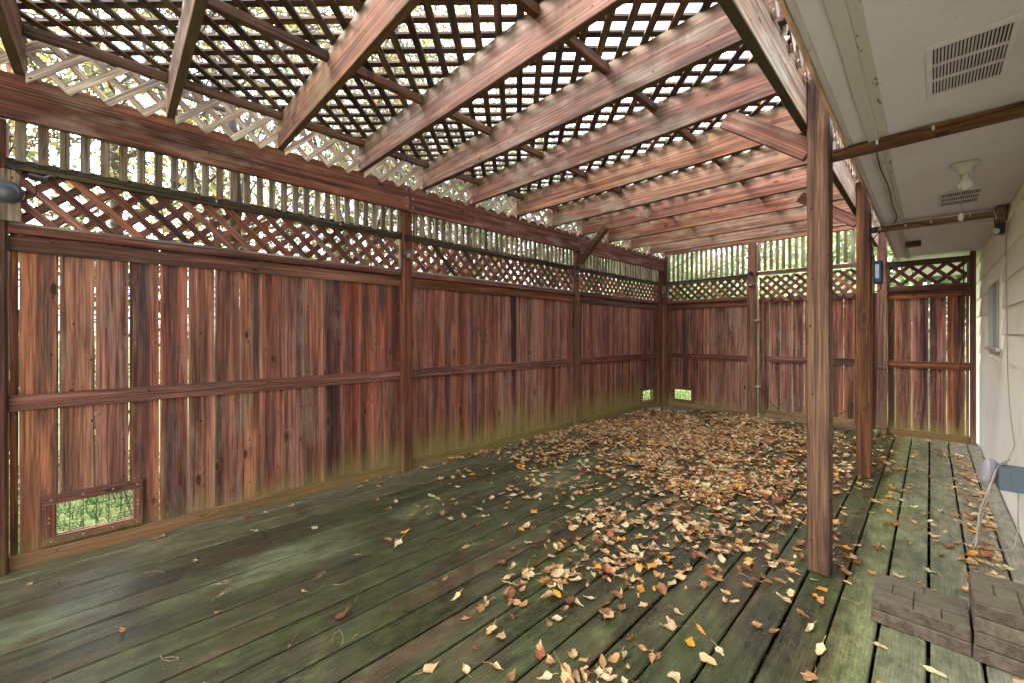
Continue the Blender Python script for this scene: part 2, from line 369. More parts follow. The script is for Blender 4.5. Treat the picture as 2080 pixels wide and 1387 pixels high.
# ------------------------------------------------------------------ helpers: geometry
W = {}                                   # world matrices by object name
def link(o, mw, parent=None):
    COL.objects.link(o)
    W[o.name] = mw
    if parent is not None:
        o.parent = parent; o.matrix_parent_inverse = W[parent.name].inverted()
    o.matrix_basis = mw
    return o
def tag(o, label, cat, group=None, kind=None):
    if label: o['label'] = label
    if cat: o['category'] = cat
    if group: o['group'] = group
    if kind: o['kind'] = kind
    return o
def thing(name, label, cat, loc, group=None):
    o = bpy.data.objects.new(name, None); o.empty_display_size = .1
    link(o, Matrix.Translation(loc)); return tag(o, label, cat, group)
AX = {'x': Vector((1, 0, 0)), 'y': Vector((0, 1, 0)), 'z': Vector((0, 0, 1))}
def mat4(ex, ey, c):
    ex = Vector(ex).normalized(); ey = Vector(ey); ey = (ey - ex * ey.dot(ex)).normalized(); ez = ex.cross(ey)
    m = Matrix.Identity(4)
    for i in range(3): m[i][0] = ex[i]; m[i][1] = ey[i]; m[i][2] = ez[i]; m[i][3] = c[i]
    return m
_mc = {}
def boxmesh(name, L, Wd, T, mat, bev, rag=0.0, seed=0):
    key = (name, round(L, 4), round(Wd, 4), round(T, 4), mat, bev, rag, seed if rag else 0)
    if key in _mc: return _mc[key]
    bm = bmesh.new()
    if rag:      # long plank with slightly wavy long edges
        n = max(4, int(L / .22)); rr = random.Random(seed); ring = []
        for i in range(n + 1):
            x = -L / 2 + L * i / n; a = rr.uniform(-rag, rag * .3); b = rr.uniform(-rag * .3, rag)
            ring.append([bm.verts.new((x, sy * Wd / 2 + (b if sy > 0 else a) * .5 * 1, sz * T / 2)) for sy, sz in ((-1, -1), (1, -1), (1, 1), (-1, 1))])
        for i in range(n):
            for k in range(4):
                bm.faces.new((ring[i][k], ring[i + 1][k], ring[i + 1][(k + 1) % 4], ring[i][(k + 1) % 4]))
        bm.faces.new(ring[0]); bm.faces.new(ring[-1][::-1])
        bmesh.ops.recalc_face_normals(bm, faces=bm.faces)
    else:
        bmesh.ops.create_cube(bm, size=1)
        for v in bm.verts: v.co = (v.co.x * L, v.co.y * Wd, v.co.z * T)
        if bev: bmesh.ops.bevel(bm, geom=bm.edges[:], offset=min(bev, T * .3, Wd * .3), segments=1, affect='EDGES', profile=.7)
    me = bpy.data.meshes.new(name); bm.to_mesh(me); bm.free(); me.materials.append(M[mat])
    _mc[key] = me; return me
def piece(name, mat, c, L, Wd, T, ex, ey, parent=None, bev=.003, tilt=0.0, rag=0.0, seed=0):
    me = boxmesh(name, L, Wd, T, mat, bev, rag, seed)
    ex = AX[ex] if isinstance(ex, str) else Vector(ex); ey = AX[ey] if isinstance(ey, str) else Vector(ey)
    m = mat4(ex, ey, c)
    if tilt: m = m @ Matrix.Rotation(tilt, 4, 'Z')
    return link(bpy.data.objects.new(name, me), m, parent)
def span(name, mat, lo, hi, parent=None, length='x', width='z', bev=.003, **k):
    """axis aligned box between two corners; its local X is `length`, its local Y `width`"""
    lo, hi = Vector(lo), Vector(hi); d = hi - lo; c = (lo + hi) / 2
    i = 'xyz'.index(length); j = 'xyz'.index(width); t = 3 - i - j
    return piece(name, mat, c, abs(d[i]), abs(d[j]), abs(d[t]), length, width, parent, bev, **k)
def prism(name, mat, poly, T, m, parent=None):
    """extruded polygon (local XY), thickness T about local z = 0"""
    n = len(poly)
    v = [(x, y, -T / 2) for x, y in poly] + [(x, y, T / 2) for x, y in poly]
    f = [tuple(range(n))[::-1], tuple(range(n, 2 * n))] + [(i, (i + 1) % n, n + (i + 1) % n, n + i) for i in range(n)]
    me = bpy.data.meshes.new(name); me.from_pydata(v, [], f); me.materials.append(M[mat])
    return link(bpy.data.objects.new(name, me), m, parent)
def clip(poly, nx, ny, d):           # keep nx*x + ny*y <= d
    out = []
    for i in range(len(poly)):
        a, b = poly[i], poly[(i + 1) % len(poly)]
        da, db = nx * a[0] + ny * a[1] - d, nx * b[0] + ny * b[1] - d
        if da <= 0: out.append(a)
        if (da < 0 < db) or (db < 0 < da):
            t = da / (da - db); out.append((a[0] + (b[0] - a[0]) * t, a[1] + (b[1] - a[1]) * t))
    return out
def lattice(name, mat, u0, u1, v0, v1, pitch, wid, T, frame, parent, phase=(0, 0), scallop=None, jit=.0):
    """crossing diagonal strips in a rectangle u,v; frame(u, v, w) -> world, w = depth towards the viewer"""
    q = math.sqrt(.5)
    O = Vector(frame(0, 0, 0)); U = Vector(frame(1, 0, 0)) - O; V = Vector(frame(0, 1, 0)) - O; N = Vector(frame(0, 0, 1)) - O
    cnt = 0
    for layer, sg in ((0, 1), (1, -1)):
        # strip direction (1, sg)/sqrt2 ; normal coordinate s = (-sg*u + v)/sqrt2
        ss = [(-sg * u + v) * q for u in (u0, u1) for v in (v0, v1)]
        k = math.ceil((min(ss) - phase[layer]) / pitch)
        while True:
            s0 = phase[layer] + k * pitch; k += 1
            if s0 > max(ss): break
            s_ = s0 + R.uniform(-jit, jit)
            # polygon in (t, n) local coordinates
            big = 20
            base = (s_ * -sg * q, s_ * q)                     # point on the strip axis
            poly = [(-big, -wid / 2), (big, -wid / 2), (big, wid / 2), (-big, wid / 2)]
            if scallop is not None:      # bottom ends cut square at the lowest row of crossings
                tc = (sg * (scallop - s_ / q) + sg * scallop) * q
                poly = clip(poly, -sg, 0, -sg * tc + wid / 2)
            # u = base.u + t*q + n*(-sg*q) ; v = base.v + t*sg*q + n*q
            for (a, b, d) in ((1, 0, u1), (-1, 0, -u0), (0, 1, v1), (0, -1, -v0)):
                nx = a * q + b * sg * q; ny = a * -sg * q + b * q
                poly = clip(poly, nx, ny, d - a * base[0] - b * base[1])
                if len(poly) < 3: break
            if len(poly) < 3: continue
            area = abs(sum(poly[i][0] * poly[(i + 1) % len(poly)][1] - poly[(i + 1) % len(poly)][0] * poly[i][1] for i in range(len(poly)))) / 2
            if area < 2e-4: continue
            cx = sum(p[0] for p in poly) / len(poly)
            poly = [(x - cx, y) for x, y in poly]
            du = base[0] + cx * q; dvv = base[1] + cx * sg * q
            c = O + U * du + V * dvv + N * ((layer - .5) * (T + .0006))
            m = mat4(U * q + V * sg * q, U * -sg * q + V * q, c)
            prism(name, mat, poly, T, m, parent); cnt += 1
    return cnt
def tube_mesh(name, paths, mat, sides=6):
    """paths: list of (points, radius or list of radii)"""
    v, f = [], []
    for pts, rad in paths:
        pts = [Vector(p) for p in pts]; n = len(pts)
        rs = rad if isinstance(rad, (list, tuple)) else [rad] * n
        base = len(v); up = None
        for i, p in enumerate(pts):
            d = (pts[min(i + 1, n - 1)] - pts[max(i - 1, 0)])
            if d.length < 1e-9: d = Vector((0, 0, 1))
            d.normalize()
            if up is None: up = d.orthogonal().normalized()
            up = (up - d * up.dot(d))
            up = up.normalized() if up.length > 1e-6 else d.orthogonal().normalized()
            s_ = d.cross(up)
            for k in range(sides):
                a = 2 * math.pi * k / sides
                v.append(p + (up * math.cos(a) + s_ * math.sin(a)) * rs[i])
        for i in range(n - 1):
            for k in range(sides):
                a = base + i * sides + k; b = base + i * sides + (k + 1) % sides
                f.append((a, b, b + sides, a + sides))
        f.append(tuple(base + k for k in range(sides))[::-1]); f.append(tuple(base + (n - 1) * sides + k for k in range(sides)))
    me = bpy.data.meshes.new(name); me.from_pydata([tuple(x) for x in v], [], f); me.materials.append(M[mat])
    for p in me.polygons: p.use_smooth = len(p.vertices) == 4
    return me
def tube(name, pts, rad, mat, parent=None, sides=6):
    c = Vector(pts[0]); me = tube_mesh(name, [([Vector(p) - c for p in pts], rad)], mat, sides)
    return link(bpy.data.objects.new(name, me), Matrix.Translation(c), parent)
def smooth_path(pts, n=6):
    pts = [Vector(p) for p in pts]; out = []
    for i in range(len(pts) - 1):
        a = pts[max(i - 1, 0)]; b = pts[i]; c = pts[i + 1]; d = pts[min(i + 2, len(pts) - 1)]
        for k in range(n):
            t = k / n
            out.append(.5 * ((2 * b) + (c - a) * t + (2 * a - 5 * b + 4 * c - d) * t * t + (3 * b - a - 3 * c + d) * t ** 3))
    out.append(pts[-1]); return out
def lathe(name, prof, mat, c, axis, parent=None, seg=20, smooth=True):
    """prof: (radius, along axis) pairs"""
    axis = Vector(axis).normalized(); a = axis.orthogonal().normalized(); b = axis.cross(a)
    v, f = [], []
    for r, h in prof:
        for k in range(seg):
            t = 2 * math.pi * k / seg; v.append(a * (r * math.cos(t)) + b * (r * math.sin(t)) + axis * h)
    for i in range(len(prof) - 1):
        for k in range(seg):
            f.append((i * seg + k, i * seg + (k + 1) % seg, (i + 1) * seg + (k + 1) % seg, (i + 1) * seg + k))
    f.append(tuple(range(seg))[::-1]); f.append(tuple((len(prof) - 1) * seg + k for k in range(seg)))
    me = bpy.data.meshes.new(name); me.from_pydata([tuple(x) for x in v], [], f); me.materials.append(M[mat])
    bm = bmesh.new(); bm.from_mesh(me); bmesh.ops.recalc_face_normals(bm, faces=bm.faces); bm.to_mesh(me); bm.free()
    if smooth:
        for p in me.polygons: p.use_smooth = len(p.vertices) == 4
    return link(bpy.data.objects.new(name, me), Matrix.Translation(c), parent)

# ================================================================== ground and lawn
GZ = -.38
def plane(name, mat, x0, x1, y0, y1, z, nx=1, ny=1, amp=0):
    v, f = [], []
    for j in range(ny + 1):
        for i in range(nx + 1):
            x = x0 + (x1 - x0) * i / nx; y = y0 + (y1 - y0) * j / ny
            v.append((x, y, z + amp * mnoise.noise((x * .3, y * .3, 0))))
    for j in range(ny):
        for i in range(nx):
            a = j * (nx + 1) + i; f.append((a, a + 1, a + nx + 2, a + nx + 1))
    me = bpy.data.meshes.new(name); me.from_pydata(v, [], f); me.materials.append(M[mat])
    o = link(bpy.data.objects.new(name, me), Matrix.Identity(4)); o['kind'] = 'structure'; return o
plane('lawn', 'lawn', -150, 150, -150, 150, GZ)
plane('soil', 'soil', -.05, 5, -3.3, 7.1, GZ + .02)

# ================================================================== deck
DY0, DY1 = -3.2, 7.12
deck = bpy.data.objects.new('deck', None); link(deck, Matrix.Translation((1.8, 2.7, 0))); deck['kind'] = 'structure'
DP = .1405
gaps = [3.155 + k * DP for k in range(-24, 4)]
joint = {4: 1.02, 9: 4.1, 6: 5.3, 13: 3.9, 2: 3.4, 17: 5.6, 11: -.2}
for i in range(len(gaps) - 1):
    x0, x1 = gaps[i] + .0045, gaps[i + 1] - .0045
    if i >= 22: x0 += .001; x1 -= .001
    if x1 < -.09 or x0 > 3.56: continue
    x0 = max(x0, -.09); x1 = min(x1, 3.525)
    ys = [DY0] + ([joint[i]] if i in joint else []) + [DY1]
    for a, b in zip(ys[:-1], ys[1:]):
        dz = R.uniform(-.0015, .0015)
        span('deck_board', 'deck', (x0 + R.uniform(-.001, .001), a + .002, -.034 + dz), (x1, b - .002, dz - .0005), deck, 'y', 'x', bev=.0045)
for y in [DY0 + .05 + .406 * k for k in range(26)]:
    span('joist', 'mossrail', (-.08, y, -.22), (3.5, y + .038, -.036), deck, 'x', 'z')

# ================================================================== left fence
RT = ((.796, .879), (1.594, 1.673))
def board_wall(parent, cells, pos, holes=(), z0=.03, z1=1.70, thick=.018, gap=.007, along='y', rag=.003):
    """vertical boards; cells = list of (a, b) extents along the fence; pos = face coordinate (front)"""
    for n, (a, b) in enumerate(cells):
        g = gap * R.uniform(.6, 1.4) / 2
        a2, b2 = a + g, b - g
        segs = [(a2, b2, z0, z1)]
        for (h0, h1, hz0, hz1) in holes:
            if b2 > h0 and a2 < h1:
                segs = []
                if a2 < h0 - .002: segs.append((a2, h0, z0, z1))
                if b2 > h1 + .002: segs.append((h1, b2, z0, z1))
                m0, m1 = max(a2, h0), min(b2, h1)
                segs += [(m0, m1, z0, hz0), (m0, m1, hz1, z1)]
        off = R.uniform(-.003, .003)
        for (p, q_, r, t) in segs:
            if q_ - p < .004: continue
            w = rag if q_ - p > .06 else 0
            if along == 'y':
                span('board', 'board', (pos - thick + off, p, r), (pos + off, q_, t), parent, 'z', 'y', bev=0 if w else .002, rag=w, seed=R.randint(0, 11))
            else:
                span('board', 'board', (p, pos + off, r), (q_, pos + thick + off, t), parent, 'z', 'x', bev=0 if w else .002, rag=w, seed=R.randint(0, 11))
def fence_panel(a, b, nboards, label, holes=(), firstcut=None, gap=.007, cells=None, bal0=0.0):
    t = thing('fence_section', label, 'fence panel', (-.04, (a + b) / 2, 0), 'fence panels of the long side')
    if cells is None:
        w = (b - a) / nboards; cells = [(a + w * i, a + w * (i + 1)) for i in range(nboards)]
    board_wall(t, cells, -.058, holes, gap=gap)
    span('mid_rail', 'rail', (-.057, a, RT[0][0]), (-.037, b, RT[0][1]), t, 'y', 'z')
    span('top_rail', 'rail', (-.057, a, RT[1][0]), (-.037, b, RT[1][1]), t, 'y', 'z')
    span('cap_rail', 'rail', (-.060, a, 1.681), (-.007, b, 1.722), t, 'y', 'z', bev=.004)
    span('kickboard', 'rail', (-.057, a, -.004), (-.037, b, .075), t, 'y', 'z', bev=.004)
    # lattice frame
    span('lattice_sill', 'grey', (-.052, a, 1.7225), (-.024, b, 1.738), t, 'y', 'x')
    span('lattice_head', 'mossrail', (-.056, a, 1.996), (-.012, b, 2.020), t, 'y', 'x')
    span('lattice_stile', 'grey', (-.052, a + .001, 1.7385), (-.022, a + .022, 1.9955), t, 'z', 'y')
    span('lattice_stile', 'grey', (-.052, b - .022, 1.7385), (-.022, b - .001, 1.9955), t, 'z', 'y')
    lattice('lattice_strip', 'fence_lattice', a + .0225, b - .0225, 1.7388, 1.9952, .0799, .038, .008, lambda u, v, w: (-.040 + w, u, v), t, phase=(.013, .013 + .04))
    # baluster screen under the beam
    span('baluster_rail', 'mossrail', (-.062, a, 2.0205), (-.030, b, 2.058), t, 'y', 'z')
    y = a + bal0
    while y + .037 < b:
        dz = R.uniform(-.004, .004)
        span('baluster', 'grey', (-.0295, y, 2.043 + dz), (-.008, y + .037, 2.29), t, 'z', 'y', bev=.002)
        y += .0744
    span('spacer', 'pale', (-.034, b - .034, 2.0585), (-.012, b - .002, 2.28), t, 'z', 'y')
    return t
A1, B1 = 0.0, 2.152
c1 = [(0.0, .033)] + [(.033 + .135 * i, .033 + .135 * (i + 1)) for i in range(15)] + [(2.058, B1)]
p1 = fence_panel(A1, B1, 16, 'nearest long fence section, weathered boards with bright gaps and a large mesh hatch', [(.159, .455, .131, .297)], cells=c1, gap=.005, bal0=.025)
A2, B2 = 2.243, 4.592
c2 = [(A2, 2.323)] + [(2.323 + .1412 * i, 2.323 + .1412 * (i + 1)) for i in range(16)]; c2[-1] = (c2[-1][0], B2)
p2 = fence_panel(A2, B2, 16, 'middle section of the long fence, reddish tight boards with algae at their foot', cells=c2, gap=.003, bal0=.02)
A3, B3 = 4.683, 6.885
c3 = [(A3, 4.817)] + [(4.817 + .138 * i, 4.817 + .138 * (i + 1)) for i in range(15)]; c3[-1] = (c3[-1][0], B3)
p3 = fence_panel(A3, B3, 16, 'farthest panel of the long fence, next to the corner, with a small mesh hatch', [(6.40, 6.73, .13, .29)], cells=c3, gap=.003, bal0=.02)

fence_panel(-2.445, -.0935, 17, 'added unseen long fence section shading the deck, behind the left edge post', gap=.005, bal0=.02)  # unseen section, added to darken the near deck

def hatch(parent, a, b, z0, z1, oa, ob, oz0, oz1, frame, screws=True):
    """mesh-covered opening: frame(u, z, w) -> world"""
    O = Vector(frame(0, 0, 0)); U = Vector(frame(1, 0, 0)) - O; V = Vector(frame(0, 0, 1)) - O; Nn = Vector((0, 0, 1))
    def pc(u0, u1, za, zb, horiz):
        c = Vector(frame((u0 + u1) / 2, (za + zb) / 2, .019))
        fr = piece('hatch_frame', 'rail', c, (u1 - u0) if horiz else (zb - za), (zb - za) if horiz else (u1 - u0), .018, U if horiz else Nn, Nn if horiz else U, parent, bev=.003)
        k = (.08, .38, .68, .94) if horiz else (.45, .6)
        if screws:
            for t in k:
                p = frame(u0 + (u1 - u0) * (t if horiz else .5), za + (zb - za) * (.5 if horiz else t), .0285)
                lathe('screw', [(.0052, 0), (.0046, .0018), (.002, .0024)], 'brass', p, V, fr, 8)
    pc(a, b, oz1, z1, True); pc(a, b, z0, oz0, True)
    pc(a, oa, oz0 + .0005, oz1 - .0005, False); pc(ob, b, oz0 + .0005, oz1 - .0005, False)
    paths = []
    n = round((ob - oa) / .0485)
    for i in range(1, n):
        u = oa + (ob - oa) * i / n; paths.append(([frame(u, oz0 - .01, .004), frame(u, oz1 + .01, .004)], .0019))
    n = round((oz1 - oz0) / .042)
    for i in range(1, n):
        z = oz0 + (oz1 - oz0) * i / n; paths.append(([frame(oa - .01, z, .0065), frame(ob + .01, z, .0065)], .0017))
    o = link(bpy.data.objects.new('wire_mesh', tube_mesh('wire_mesh', paths, 'wire', 4)), Matrix.Identity(4), parent); o['kind'] = 'stuff'
LF = lambda u, z, w: (-.058 + w, u, z)
hatch(p1, .113, .497, .084, .346, .159, .455, .131, .297, LF)
hatch(p3, 6.352, 6.775, .084, .337, 6.40, 6.73, .13, .29, LF, False)

def post(name, label, x0, x1, y0, y1, z1, mat='post', group='fence posts'):
    o = span(name, mat, (x0, y0, -.30), (x1, y1, z1), None, 'z', 'x' if name != 'fence_post' else 'y', bev=.005)
    return tag(o, label, 'post', group)
post('fence_post', 'red fence post at the left edge, a grey board mounted on it', -.09, 0, -.092, -.0015, 2.233)
post('fence_post', 'red fence post between nearest and middle long sections, with amber lamp and dark box', -.09, 0, 2.1525, 2.2425, 2.45)
post('fence_post', 'red fence post between the middle and far long panels, a knee brace at its top', -.09, 0, 4.5925, 4.6825, 2.45)
post('fence_post', 'red corner post ending the long fence', -.09, -.0015, 6.8855, 7.10, 2.45)

# ================================================================== back fence
YB = 7.03
post('fence_post', 'corner post of the gate wall, carrying a grey board with a small lamp', -.0, .082, 6.99, 7.10, 2.49)
post('fence_post', 'dark red post left of the gate, with latch side lamp and thin wire', 1.30, 1.408, 6.985, 7.09, 2.49)
post('fence_post', 'narrow red post right of the gate, half hidden by the second porch post', 2.59, 2.674, 7.0, 7.09, 2.49)
post('fence_post', 'red post left of the tall end panel, beyond a dark slot', 2.712, 2.80, 6.97, 7.06, 2.45)
post('fence_post', 'dark red end post beside the house wall', 3.462, 3.505, 6.985, 7.09, 2.075)
def back_panel(x0, x1, cells, label, holes=(), top=1.72, gap=.01, balus=True, capz=(1.681, 1.722), latz=(1.738, 1.995), rails=RT, headz=2.02):
    t = thing('fence_section', label, 'fence panel', ((x0 + x1) / 2, YB, 0), 'fence panels of the gate wall')
    board_wall(t, cells, YB + .022, holes, gap=gap, along='x', z1=1.69)
    span('mid_rail', 'rail', (x0, YB + .001, RT[0][0]), (x1, YB + .021, RT[0][1]), t, 'x', 'z')
    span('top_rail', 'rail', (x0, YB + .001, rails[1][0]), (x1, YB + .021, rails[1][1]), t, 'x', 'z')
    span('cap_rail', 'rail', (x0, YB - .029, capz[0]), (x1, YB + .024, capz[1]), t, 'x', 'z', bev=.004)
    span('kickboard', 'rail', (x0, YB + .001, -.004), (x1, YB + .021, .078), t, 'x', 'z', bev=.004)
    span('lattice_sill', 'grey', (x0, YB - .012, capz[1] + .0005), (x1, YB + .018, latz[0] - .0005), t, 'x', 'y')
    span('lattice_head', 'mossrail', (x0, YB - .022, latz[1] + .0005), (x1, YB + .022, headz), t, 'x', 'y')
    span('lattice_stile', 'grey', (x0 + .001, YB - .012, latz[0]), (x0 + .022, YB + .02, latz[1]), t, 'z', 'x')
    span('lattice_stile', 'grey', (x1 - .022, YB - .012, latz[0]), (x1 - .001, YB + .02, latz[1]), t, 'z', 'x')
    lattice('lattice_strip', 'fence_lattice', x0 + .0225, x1 - .0225, latz[0] + .0005, latz[1] - .0005, .0799 if balus else .105, .038, .008, lambda u, v, w: (u, YB + .006 - w, v), t, phase=(.02, .05))
    return t
def balusters(t, x0, x1, z0, z1, rail=True, y=YB):
    if rail: span('baluster_rail', 'mossrail', (x0, y - .002, z0 - .022), (x1, y + .028, z0 + .014), t, 'x', 'z')
    x = x0 + .015
    while x + .037 < x1:
        span('baluster', 'grey', (x, y - .024, z0 + R.uniform(-.004, .004)), (x + .037, y - .0025, z1), t, 'z', 'x', bev=.002); x += .0744
xs = [.083, .16, .309, .44, .569, .713, .859, .987, 1.125, 1.271, 1.2995]
bp = back_panel(.083, 1.2995, list(zip(xs[:-1], xs[1:])), 'corner section of the gate wall, dark boards with a pale mesh hatch', [(.192, .472, .13, .288)], gap=.006)
balusters(bp, .083, 1.2995, 2.043, 2.49)
span('spacer', 'pale', (.084, YB - .02, 2.06), (.116, YB, 2.48), bp, 'z', 'x')
BF = lambda u, z, w: (u, YB + .022 - w, z)
hatch(bp, .148, .518, .082, .335, .192, .472, .13, .288, BF, False)
xs = [2.801, 2.867, 3.01, 3.151, 3.29, 3.43, 3.4615]
rp = back_panel(2.801, 3.4615, list(zip(xs[:-1], xs[1:])), 'dark end section beside the house, wide boards with bright gaps under large diamond lattice', gap=.006, balus=False, latz=(1.745, 1.972), headz=2.036)
span('slot_filler', 'board', (2.6745, YB + .03, .02), (2.7115, YB + .048, 1.69), rp, 'z', 'x')  # backing board added to block light and keep the slot dark
# header screen above the gate
hd = thing('baluster_screen', 'slatted screen above the gate, red header with a row of thin uprights', 'screen', (2.0, YB, 2.3))
span('header_rail', 'rail', (1.4085, YB - .02, 2.045), (2.5895, YB + .03, 2.075), hd, 'x', 'z')
span('header_strip', 'grey', (1.4085, YB - .012, 2.022), (2.5895, YB + .03, 2.0445), hd, 'x', 'z')
balusters(hd, 1.41, 2.589, 2.083, 2.49, rail=False)
span('spacer', 'pale', (1.409, YB - .02, 2.08), (1.422, YB, 2.48), hd, 'z', 'x')

# gate
GX0, GX1 = 1.433, 2.583
gate = thing('gate', 'wooden gate with a scalloped lattice top, black handle and steel latches', 'gate', ((GX0 + GX1) / 2, YB, 0))
span('gate_stile', 'post', (GX0, YB - .030, .06), (1.517, YB + .008, 1.69), gate, 'z', 'x')
span('gate_stile', 'post', (2.50, YB - .030, .06), (GX1, YB + .008, 1.69), gate, 'z', 'x')
xs = [GX0, 1.561, 1.699, 1.833, 1.972, 2.11, 2.248, 2.388, 2.49, GX1]
board_wall(gate, list(zip(xs[:-1], xs[1:])), YB + .022, gap=.006, along='x', z0=.05, z1=1.70)
span('mid_rail', 'rail', (1.5175, YB + .001, .80), (2.4995, YB + .021, .885), gate, 'x', 'z')
span('bottom_rail', 'rail', (1.44, YB - .002, .03), (2.58, YB + .021, .118), gate, 'x', 'z')
span('top_rail', 'rail', (1.5175, YB + .001, 1.63), (2.4995, YB + .021, 1.70), gate, 'x', 'z')
lattice('lattice_strip', 'fence_lattice', GX0 + .02, GX1, 1.638, 1.998, .0799, .040, .009, lambda u, v, w: (u, YB - .042 - w, v), gate, phase=(.0, .03), jit=.002)
span('threshold', 'grey', (1.44, YB - .004, -.004), (2.58, YB + .02, .0295), None, 'x', 'y')
tag(bpy.data.objects['threshold'], 'thin grey threshold strip under the gate', 'threshold')
h = tube('handle', smooth_path([(1.47, YB - .031, 1.095), (1.472, YB - .062, 1.08), (1.472, YB - .066, 1.02), (1.472, YB - .062, .965), (1.47, YB - .031, .95)], 5), .008, 'black', gate, 8)
for z in (1.10, .945): lathe('handle_plate', [(.019, 0), (.019, .004), (.014, .006)], 'black', (1.47, YB - .030, z), (0, -1, 0), h, 12)
for z in (1.378, .44):
    lt = span('latch', 'steel', (1.40, YB - .056, z - .012), (1.47, YB - .034, z + .012), gate, 'x', 'z', bev=.003)
    lathe('latch_bolt', [(.007, 0), (.007, .075)], 'steel', (1.395, YB - .062, z), (1, 0, 0), lt, 10)
for x0, x1, z0, z1 in ((1.52, 1.70, .29, .12), (2.26, 2.50, .115, .27)):
    tube('brace_wire', [(x0, YB - .012, z0), (x1, YB - .012, z1)], .004, 'wire', gate)

# ================================================================== pergola
BZ0, BZ1 = 2.232, 2.452
pg = thing('pergola', 'red stained wooden pergola frame with posts, beams and rafters carrying the lattice roof', 'pergola', (1.5, 3.5, 0))
for a, b in ((-3.1, 2.196), (2.1985, 4.640), (4.6425, 6.985)):
    span('side_beam', 'beam', (.0015, a, BZ0), (.038, b, BZ1), pg, 'y', 'z')
for y in (2.165, 2.225):
    for z in (2.27, 2.345, 2.41): lathe('bolt', [(.008, 0), (.008, .003), (.004, .005)], 'steel', (.0385, y, z), (1, 0, 0), pg, 8)
P1x, P1y, P2y = 2.727, 2.861, 4.815
for y in (P1y, P2y):
    span('porch_post', 'porch', (P1x, y, .0005), (P1x + .093, y + .093, 2.4525), pg, 'z', 'x', bev=.005)
span('porch_post', 'porch', (P1x, .70 - .9, .0005), (P1x + .093, .793 - .9, 2.4525), pg, 'z', 'x', bev=.005)
span('house_beam', 'house_beam', (P1x - .0395, -3.1, 2.235), (P1x - .0015, 2.95, 2.4525), pg, 'y', 'z')
span('house_beam', 'house_beam', (P1x - .0395, 2.952, 2.235), (P1x - .0015, 6.99, 2.4525), pg, 'y', 'z')
RY = [-2.87, -2.29, -1.70, -1.12, -.545, .026, .597, 1.182, 1.748, 2.32, 2.878, 3.49, 4.085, 4.675, 5.28, 5.885, 6.48]  # first rafters run on behind the camera, added to shade the near deck
RZ0, RZ1 = 2.4535, 2.672
for i, y in enumerate(RY):
    piece('rafter', 'rafter', (1.443, y + .019, (RZ0 + RZ1) / 2), 2.97, RZ1 - RZ0, .038, 'x', 'z', pg, bev=.003, tilt=R.uniform(-.0012, .0012))
span('header', 'rafter', (.0, 6.995, 2.4935), (2.93, 7.033, 2.672), pg, 'x', 'z')
# blocking rows between the rafters
for x, skip in ((.105, 0), (.925, 1), (1.895, 2)):
    for i in range(len(RY) - 1):
        span('blocking', 'bar', (x, RY[i] + .039, 2.615), (x + .036, RY[i + 1] - .001, 2.662), pg, 'y', 'x')
# pale scalloped lattice closing the rafter ends
for i in range(len(RY)):
    y0 = RY[i] + .040; y1 = (RY[i + 1] if i + 1 < len(RY) else 6.994) - .002
    q = math.sqrt(.5)
    ph = ((-y0 + RZ0 - .017) * q, (y0 + RZ0 - .017) * q)
    lattice('lattice_strip', 'infill', y0, y1, RZ0 - .017 - .021, 2.668, .1035, .036, .006, lambda u, v, w: (.047 - w, u, v), pg, phase=ph, scallop=RZ0 - .017)
    if i > 6:
        lattice('lattice_strip', 'infill', y0, y1, RZ0 - .017 - .021, 2.668, .1035, .036, .006, lambda u, v, w: (P1x + .012 + w, u, v), pg, phase=ph, scallop=RZ0 - .017)
# knee braces
def brace(p0, p1, wd, th, side, mt='beam'):
    p0, p1 = Vector(p0), Vector(p1); d = p1 - p0
    piece('knee_brace', mt, (p0 + p1) / 2, d.length, wd, th, d, side, pg, bev=.003)
brace((2.735, 2.915, 2.11), (2.33, 2.915, 2.428), .098, .036, (0, 0, 1))
brace((.03, 4.637, 2.085), (.42, 4.637, 2.475), .07, .07, (0, 0, 1), 'porch')
brace((2.735, 4.86, 2.115), (2.33, 4.86, 2.432), .085, .036, (0, 0, 1))

# lattice roof
lr = thing('lattice_roof', 'dark diagonal lattice laid over the rafters as the pergola roof', 'lattice roof', (1.4, 3.0, 2.68))
q = math.sqrt(.5)
# forward strips (-1,1): constant r = (dx + dy)/sqrt2 ; cross strips (1,1): constant d = (dy - dx)/sqrt2
camx, camy = 3.16, .373
fwd = -2.214 + (camx + camy) * q
crs = 1.956 + (camy - camx) * q
# lattice() layer 0: direction (1,1), s=(-u+v)*q ; layer 1: direction (1,-1), s=(u+v)*q
lattice('lattice_strip', 'roof_lattice', -.06, 2.93, -3.0, 7.03, .1062, .037, .011, lambda u, v, w: (u, v, 2.6855 - w), lr, phase=(crs, fwd), jit=.002)  # roof carried on out of view to cut light on the near deck

